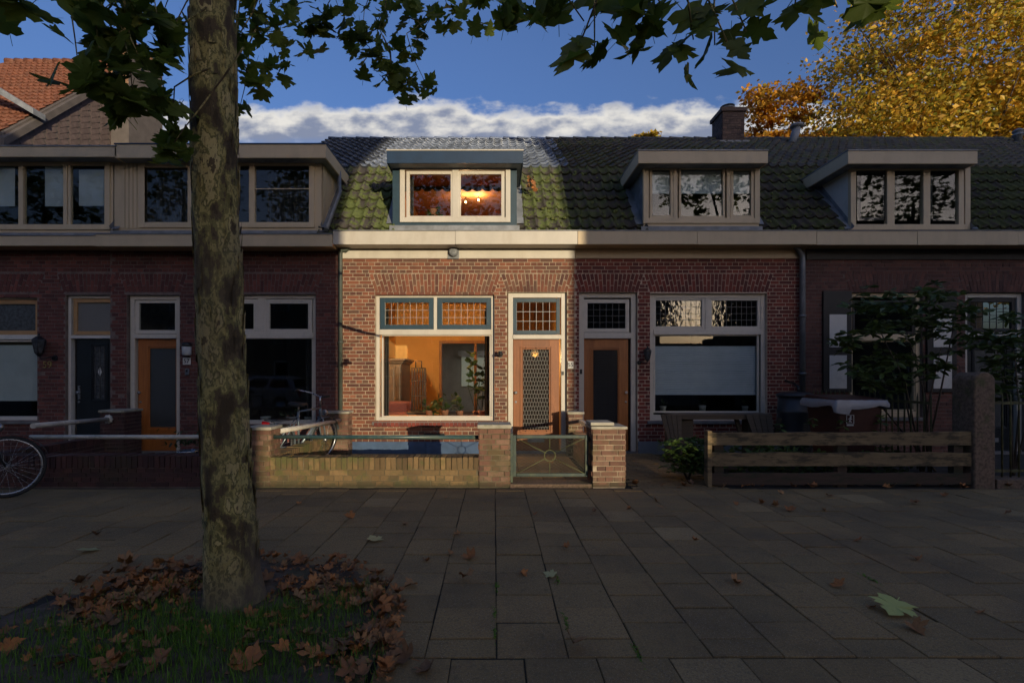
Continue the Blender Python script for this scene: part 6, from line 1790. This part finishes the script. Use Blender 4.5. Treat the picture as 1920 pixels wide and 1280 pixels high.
for px, py, n_, sx, sy in ((1640,575,14,35,20),(1720,560,16,45,18),(1790,585,14,40,22),(1650,620,13,45,24),(1740,610,12,40,24),(1680,670,14,50,24),(1620,700,9,25,20),(1590,640,8,22,20),(1800,640,8,24,26),(1760,690,8,28,20),(1660,725,8,30,12)):
    for q in range(int(n_*1.7)): wh.append(P(R.gauss(px,sx*.6), R.gauss(py,sy*.7), R.uniform(6.9,7.9)))
for px, py in ((1640,600),(1725,570),(1790,600),(1610,690),(1680,660),(1700,620),(1765,650)):
    e = P(px, py, 7.3+R.uniform(-.2,.3)); stx.append([b1+Vector((R.uniform(-.15,.15),0,0)), b1*.45+e*.55+Vector((R.uniform(-.12,.12),0,.1)), e])
shrub('evergreen_shrub', 'tall dark evergreen shrub before the window with black shutters', 'shrub', b1, stx, wh, .135, 'leaf_shrub', per=8)
b2 = P(1900,820,6.9); b2.z = 0; wh, stx = [], []
for px, py, n_ in ((1860,640,14),(1900,620,16),(1930,680,16),(1870,690,14),(1900,730,12),(1845,660,6)):
    for q in range(n_): wh.append(P(R.gauss(px,22), R.gauss(py,20), R.uniform(6.7,7.4)))
for px, py in ((1870,660),(1900,640),(1930,690)):
    e = P(px, py, 7); stx.append([b2, (b2+e)/2+Vector((.08,0,0)), e])
shrub('evergreen_shrub', 'dark leafy shrub at the right edge behind the concrete pier', 'shrub', b2, stx, wh, .13, 'leaf_shrub', per=8, most=150)
# bushy ground plant at the fence end
wh = [P(R.gauss(1290,24), R.uniform(822,884), R.uniform(6.45,7.0)) for _ in range(170)]
wh = [v for v in wh if v.x > fx(1238,v.y) and v.z > .04]
b3 = P(1290,890,6.7); b3.z = 0
shrub('bushy_plant', 'low bushy green plant spilling over the path at the fence end', 'plant', b3, [[b3, b3+Vector((.1,0,.3)), b3+Vector((.12,.05,.42))], [b3, b3+Vector((-.12,0,.25)), b3+Vector((-.2,.05,.36))]], wh, .075, 'leaf_cover', per=8, most=250)
# ground cover behind the planks
wh = [Vector((R.uniform(2.9,5.6), R.uniform(6.55,7.6), R.uniform(.05,.35))) for _ in range(260)]
gc = []
for c in wh:
    for k in range(9):
        a = R.uniform(0,6.28); d = Vector((math.cos(a),math.sin(a),R.gauss(.1,.4))).normalized()
        gc.append(np.array(Matrix.Translation(c+d*.06) @ d.to_track_quat('Y','Z').to_matrix().to_4x4() @ Matrix.Rotation(R.gauss(0,.5),4,'Y') @ Matrix.Scale(R.uniform(.06,.12),4)))
o = raw('ground_cover', scatter_np('ground_cover', EL, ELF, gc), 'leaf_cover'); tag(o, 'green ground cover growing behind the wooden fence', 'plants', kind='stuff')
for i, (px, h_, lbl) in enumerate(((1510,.82,'upright leafy stem before the rain barrel'),(1590,.78,'small leafy sprig above the fence before the brown bin'),(1640,.84,'leafy sprig right of the brown bin'),(1475,.74,'low leafy sprig left of the rain barrel foot'))):
    b = Vector((fx(px,6.75), 6.75, 0)); e = b+Vector((R.uniform(-.1,.1), 0, h_))
    shrub('garden_plant', lbl, 'plant', b, [[b, (b+e)/2+Vector((.03,0,0)), e]], [b+(e-b)*f_ for f_ in (.6,.75,.9,1.0)], .08, 'leaf_cover', per=6, stemr=.005)
# potted plant by the door of 57
pc = Vector((fx(352,6.75), 6.75, 0))
MBp = thing('potted_plant', 'leafy plant in a silver pot on the yard of 57 beside the trunk', 'plant', pc)
MB().lathe([(.0,.12),(.10,.12),(.12,.36),(.135,.37),(.135,.39),(.11,.39),(.1,.34),(0,.34)], pc, 18).build('pot', 'steel', MBp)
ms = []
for q in range(150):
    c = pc+Vector((R.gauss(0,.13), R.gauss(0,.1), .46+abs(R.gauss(0,.1)))); d = Vector((R.gauss(0,1),R.gauss(0,1),R.gauss(.3,.6))).normalized()
    ms.append(np.array(Matrix.Translation(c) @ d.to_track_quat('Y','Z').to_matrix().to_4x4() @ Matrix.Scale(R.uniform(.05,.09),4)))
o = raw('foliage', scatter_np('foliage', EL, ELF, ms), 'leaf_pot', MBp); o['kind'] = 'stuff'
lt = tag(MB().box(fx(440,7.6), fx(512,7.6), 7.4, 7.9, fz(803,7.6)-.04, fz(799,7.6)).box(fx(445,7.6), fx(450,7.6), 7.45, 7.5, 0, fz(803,7.6)-.04).box(fx(500,7.6), fx(505,7.6), 7.45, 7.5, 0, fz(803,7.6)-.04).box(fx(445,7.6), fx(450,7.6), 7.8, 7.85, 0, fz(803,7.6)-.04).box(fx(500,7.6), fx(505,7.6), 7.8, 7.85, 0, fz(803,7.6)-.04).build('garden_table', 'bench_wood', None, bev=.004), 'grey wooden table top in the yard of 57 beside the trunk', 'table')
# moss tufts of the joints near the middle
mv = []
for px, py in ((928,1150),(928,1190),(1060,1165),(1195,1225),(1045,1085),(930,1100),(1630,1084)):
    c = G(px, py)
    for q in range(26): mv.append(np.array(Matrix.Translation((c.x+R.gauss(0,.008), c.y+R.gauss(0,.05), .004)) @ Matrix.Rotation(R.uniform(0,6.28),4,'Z') @ Matrix.Rotation(R.gauss(.4,.4),4,'X') @ Matrix.Scale(R.uniform(.012,.03),4)))
o = raw('moss', scatter_np('moss', EL, ELF, mv), 'grass'); tag(o, 'moss and weeds sprouting from the paving joints', 'moss', kind='stuff')
# dead leaves caught beside the sunlit dormer
for px, py, D, lbl in ((998,345,9.75,'clump of dry leaves caught on the mossy tiles right of the blue dormer'),):
    t = thing('leaf_clump', lbl, 'leaves', P(px,py,D))
    for q in range(14):
        o = raw('leaf', leafmesh('dead', R.randrange(5), 'leaf_dead'), None, t)
        at(o, Matrix.Translation(P(px+R.gauss(0,5),py+R.gauss(0,7),D-.06)+Vector((0,R.gauss(0,.04),.02))) @ Matrix.Rotation(R.uniform(0,6.28),4,'Z') @ Matrix.Rotation(R.gauss(.8,.5),4,'X') @ Matrix.Scale(R.uniform(.06,.11),4), t)

# ================================================================== inside number 55
rx0, rx1 = X55[0]+.15, fx(948); RY1, RZ0, RZ1 = 13.4, .12, 3.25
wi = MB(); yq = 9.245
ox0, ox1, oz1 = .0, .0, .0
wi.add([(rx0,yq,RZ0),(rx0,RY1,RZ0),(rx0,RY1,RZ1),(rx0,yq,RZ1)], [(0,1,2,3)]); wi.add([(rx1,yq,RZ0),(rx1,RY1,RZ0),(rx1,RY1,RZ1),(rx1,yq,RZ1)], [(0,1,2,3)])
ka, kb, kz = fx(826,RY1), rx1-.02, fz(643,RY1)
wi.add([(rx0,RY1,RZ0),(ka,RY1,RZ0),(ka,RY1,RZ1),(rx0,RY1,RZ1)], [(0,1,2,3)]); wi.add([(ka,RY1,kz),(kb,RY1,kz),(kb,RY1,RZ1),(ka,RY1,RZ1)], [(0,1,2,3)])
wi.add([(rx0,yq,RZ1),(rx1,yq,RZ1),(rx1,RY1,RZ1),(rx0,RY1,RZ1)], [(0,1,2,3)])
ro = wi.build('living_room', 'room_orange', h55, fix=False)
MB().add([(rx0,yq,RZ0),(rx1,yq,RZ0),(rx1,17.5,RZ0),(rx0,17.5,RZ0)], [(0,1,2,3)]).build('floor', 'room_floor', ro, fix=False)
kt = MB(); ky = 17.4
kt.add([(ka-.6,ky,RZ0),(kb+.6,ky,RZ0),(kb+.6,ky,2.5),(ka-.6,ky,2.5)], [(0,1,2,3)]); kt.add([(ka-.6,RY1+.02,RZ0),(ka-.6,ky,RZ0),(ka-.6,ky,2.5),(ka-.6,RY1+.02,2.5)], [(0,1,2,3)]); kt.add([(kb+.6,RY1+.02,RZ0),(kb+.6,ky,RZ0),(kb+.6,ky,2.5),(kb+.6,RY1+.02,2.5)], [(0,1,2,3)])
kt.add([(ka-.6,RY1+.02,2.5),(kb+.6,RY1+.02,2.5),(kb+.6,ky,2.5),(ka-.6,ky,2.5)], [(0,1,2,3)])
kro = kt.build('kitchen', 'room_grey', h55, fix=False)
MB().box(ka+.45, kb+.3, 14.6, 15.5, 2.47, 2.49).build('skylight', 'skylight_pane', kro)
MB().box(ka+.3, ka+1.5, ky-.06, ky-.02, 1.0, 2.0).build('back_window', 'back_pane', kro)
mb = MB()
for x in (ka, (ka+kb)/2+.12): mb.box(x-.035, x+.035, RY1-.04, RY1+.06, RZ0, kz+.06)
mb.box(ka, kb, RY1-.041, RY1+.059, kz-.01, kz+.06); mb.build('sliding_door_frame', 'frame_wood', ro)
wl = [(ka+.2+i*.05, 2.05-.06*abs(math.sin(i*.42))) for i in range(28)]
vs = [(x, ky-.3, z) for x, z in wl]+[(x, ky-.3, 2.2) for x, _ in wl]
MB().add(vs, [(i,i+1,28+i+1,28+i) for i in range(27)]).build('pelmet', 'pot_white', kro, fix=False)
curtain(h55, fx(908), fx(921), .55, 2.62, 9.33, 'curtain_brown', 3); curtain(h55, fx(713), fx(722), .55, 2.62, 9.33, 'curtain_dark', 2)
# wardrobe
cw = thing('wardrobe', 'tall dark carved wardrobe inside the sunlit front window', 'wardrobe', (fx(735,11), 11.2, RZ0))
wx0, wx1, wzt = fx(700,11.2), fx(752,11.2), fz(672,11.2)
MB().box(wx0, wx1, 11.2, 12.4, RZ0, wzt-.12).build('carcass', 'cabinet', cw, bev=.01)
for i, (e, a, b) in enumerate(((.03,.12,.09),(.06,.09,.05),(.10,.05,0))): MB().box(wx0-e, wx1+e, 11.2-e, 12.41, wzt-a, wzt-b-.001).build('cornice', 'cabinet', cw, bev=.008)
for x in (wx0+.02, wx1-.12): MB().box(x, x+.1, 11.165, 11.199, RZ0+.1, wzt-.16).build('pilaster', 'cabinet', cw, bev=.01)
MB().box(wx0+.16, wx1-.16, 11.18, 11.199, RZ0+.15, wzt-.22).build('door_panel', 'cabinet', cw, bev=.01)
# plant cage
cg = thing('wire_plant_cage', 'black wire cage holding plants inside the sunlit front window', 'cage', (fx(785,10.2), 10.2, RZ0))
c = Vector((fx(785,10.2), 10.2, 0)); zc0, zc1 = fz(770,10.2), fz(690,10.2)
mb = MB()
for k in range(16):
    a = 2*math.pi*k/16; mb.tube([(c.x+.145*math.cos(a), c.y+.145*math.sin(a), zc0), (c.x+.145*math.cos(a), c.y+.145*math.sin(a), zc1)], .006, 5, False)
for z in (zc0, zc0+.3, zc0+.6, zc1): mb.tube([(c.x+.145*math.cos(k*.3142), c.y+.145*math.sin(k*.3142), z) for k in range(21)], .007, 5, False)
mb.build('bars', 'black_iron', cg)
MB().tube([(c.x-.06,c.y,zc1),(c.x-.06,c.y,zc1+.14),(c.x+.06,c.y,zc1+.14),(c.x+.06,c.y,zc1)], .012, 6).build('handle', 'black_iron', cg)
MB().box(c.x-.22, c.x+.22, c.y-.2, c.y+.2, RZ0, zc0-.01).build('stand', 'cabinet', cg, bev=.01)
# red sofa
sf = thing('sofa', 'dark red sofa low inside the sunlit front window', 'sofa', (fx(735,9.9), 10.1, RZ0))
MB().box(fx(712,9.9), fx(765,9.9), 9.9, 10.4, RZ0, fz(775,9.9)).build('seat', 'sofa_red', sf, bev=.04); MB().box(fx(712,9.9), fx(765,9.9), 10.42, 10.6, RZ0, fz(755,9.9)).build('backrest', 'sofa_red', sf, bev=.05)
def houseplant(label, px, py0, py1, D, leaf, nst, spread, pot=True, mat='leaf_pot', per=3):
    b = P(px, py0, D); t = thing('houseplant', label, 'plant', b)
    if pot: MB().lathe([(.0,0),(.055,0),(.07,.11),(.075,.12),(.06,.12),(.05,.1),(0,.1)], b, 16).build('pot', 'pot_terracotta', t)
    for q in range(nst):
        e = P(px+R.gauss(0,spread), py1+R.uniform(-4,14), D)+Vector((0,R.gauss(0,.08),0)); mid = (b+e)/2+Vector((R.gauss(0,.05),0,.05))
        MB().tube([b+Vector((0,0,.08)), mid, e], [.006,.005,.003], 5).build('stem', 'leaf_pot', t)
        for f_ in (.45,.65,.82,1.0):
            for k in range(per):
                p_ = b+(e-b)*f_; a = R.uniform(0,6.28); d = Vector((math.cos(a), math.sin(a)*.6, R.gauss(.2,.4))).normalized()
                o = raw('leaf', elmesh(mat), None, t)
                at(o, Matrix.Translation(p_+d*leaf*.5) @ d.to_track_quat('Y','Z').to_matrix().to_4x4() @ Matrix.Rotation(R.gauss(0,.6),4,'Y') @ Matrix.Diagonal((leaf*1.5,leaf,leaf,1)), t)
    return t
sl_ = MB().box(fx(712), fx(922), 9.25, 9.5, fz(785)-.03, fz(782)).build('window_board', 'frame_wood', h55)
houseplant('big-leaved rubber plant at the right inside the sunlit window', 893, 782, 665, 9.7, .15, 5, 9, per=2)
houseplant('slender plant standing mid-sill inside the sunlit window', 834, 781, 735, 9.45, .12, 3, 13, per=1)
houseplant('bushy plant on the sill before the wire cage', 805, 781, 752, 9.45, .09, 5, 13, per=3)
houseplant('climbing plant with dark leaves at the right curtain of the sunlit window', 903, 782, 690, 9.5, .11, 4, 6, per=2)
houseplant('leafy plant between cage and slender plant on the sunlit sill', 862, 782, 740, 9.5, .12, 4, 16, per=1)
houseplant('small green plant on the sill of the blue dormer', 812, 405, 394, 9.42, .07, 5, 8, per=3)
houseplant('leafy houseplant low in the window of 57', 545, 790, 765, 9.45, .08, 3, 10)
for px, lbl in ((498,'white pot left on the sill of 57'),(546,'white pot in the middle of the sill of 57'),(580,'white pot at the right of the sill of 57')):
    p_ = P(px, 795, 9.36); tag(MB().lathe([(0,0),(.07,0),(.09,.13),(.095,.14),(.08,.14),(.07,.1),(0,.1)], p_, 18).build('flower_pot', 'pot_white'), lbl, 'pot')
for px, s, lbl in ((1243,.9,'pale pot at left on the sill below the white blind'),(1317,1.0,'yellowish pot mid-sill below the white blind'),(1397,.9,'pot with leaves at right on the sill below the white blind')):
    p_ = P(px, 771, 9.33); t = thing('potted_plant', lbl, 'plant', p_)
    MB().lathe([(0,0),(.05*s,0),(.065*s,.1*s),(.07*s,.11*s),(.055*s,.11*s),(0,.1*s)], p_, 16).build('pot', 'pot_white', t)
    for q in range(12):
        d = Vector((R.gauss(0,.6),R.gauss(0,.6),R.uniform(.3,1))).normalized(); o = raw('leaf', elmesh('leaf_pot'), None, t)
        at(o, Matrix.Translation(p_+Vector((0,0,.12))+d*.08) @ d.to_track_quat('Y','Z').to_matrix().to_4x4() @ Matrix.Scale(.1,4), t)
# lit lamps: hall pendant, living-room pendant, two bulbs in the attic
def lamp(label, c, r_, energy, col, mat='bulb', cord=None, lrad=.05, shade=True):
    t = thing('pendant_lamp', label, 'lamp', c)
    MB().lathe([(.001,-r_),(r_*.7,-r_*.7),(r_,0),(r_*.7,r_*.7),(.001,r_)], c, 14).build('bulb', mat, t)
    if cord: MB().tube([c+Vector((0,0,r_)), c+Vector((0,0,cord))], .006, 6).build('cord', 'black_iron', t)
    if energy:
        l = bpy.data.lights.new('lamp_light', 'POINT'); l.energy = energy; l.color = col; l.shadow_soft_size = lrad
        lo = bpy.data.objects.new('lamp_light', l); COL.objects.link(lo); lo.parent = t; lo.location = (0,-(r_+.06),-(r_+.02))
    return t
room(h55, fx(950), fx(1064), 9.26, 12.5, .0, 3.3, 'room_orange', 'room_floor', 'hall')
lamp('glowing globe lamp in the hall behind the door of 55', Vector((fx(1003,10.6), 10.6, fz(662,10.6))), .09, 14, (1,.66,.3), 'bulb_hall', 1.2, .09)
lamp('lit ceiling lamp inside the sunlit front room', Vector((-2.38, 9.75, 2.6)), .07, 165, (1,.66,.32), 'bulb_hall', .45, .07)
for px, py, D, lbl in ((873,379,10.6,'lower left of the two glowing bulbs behind the blue dormer pane'),(897,375,10.6,'upper right of the two glowing bulbs behind the blue dormer pane')):
    lamp(lbl, P(px,py,D), .022, 16, (1,.6,.28), 'bulb', .1, .03)['group'] = 'bulbs behind the blue dormer'
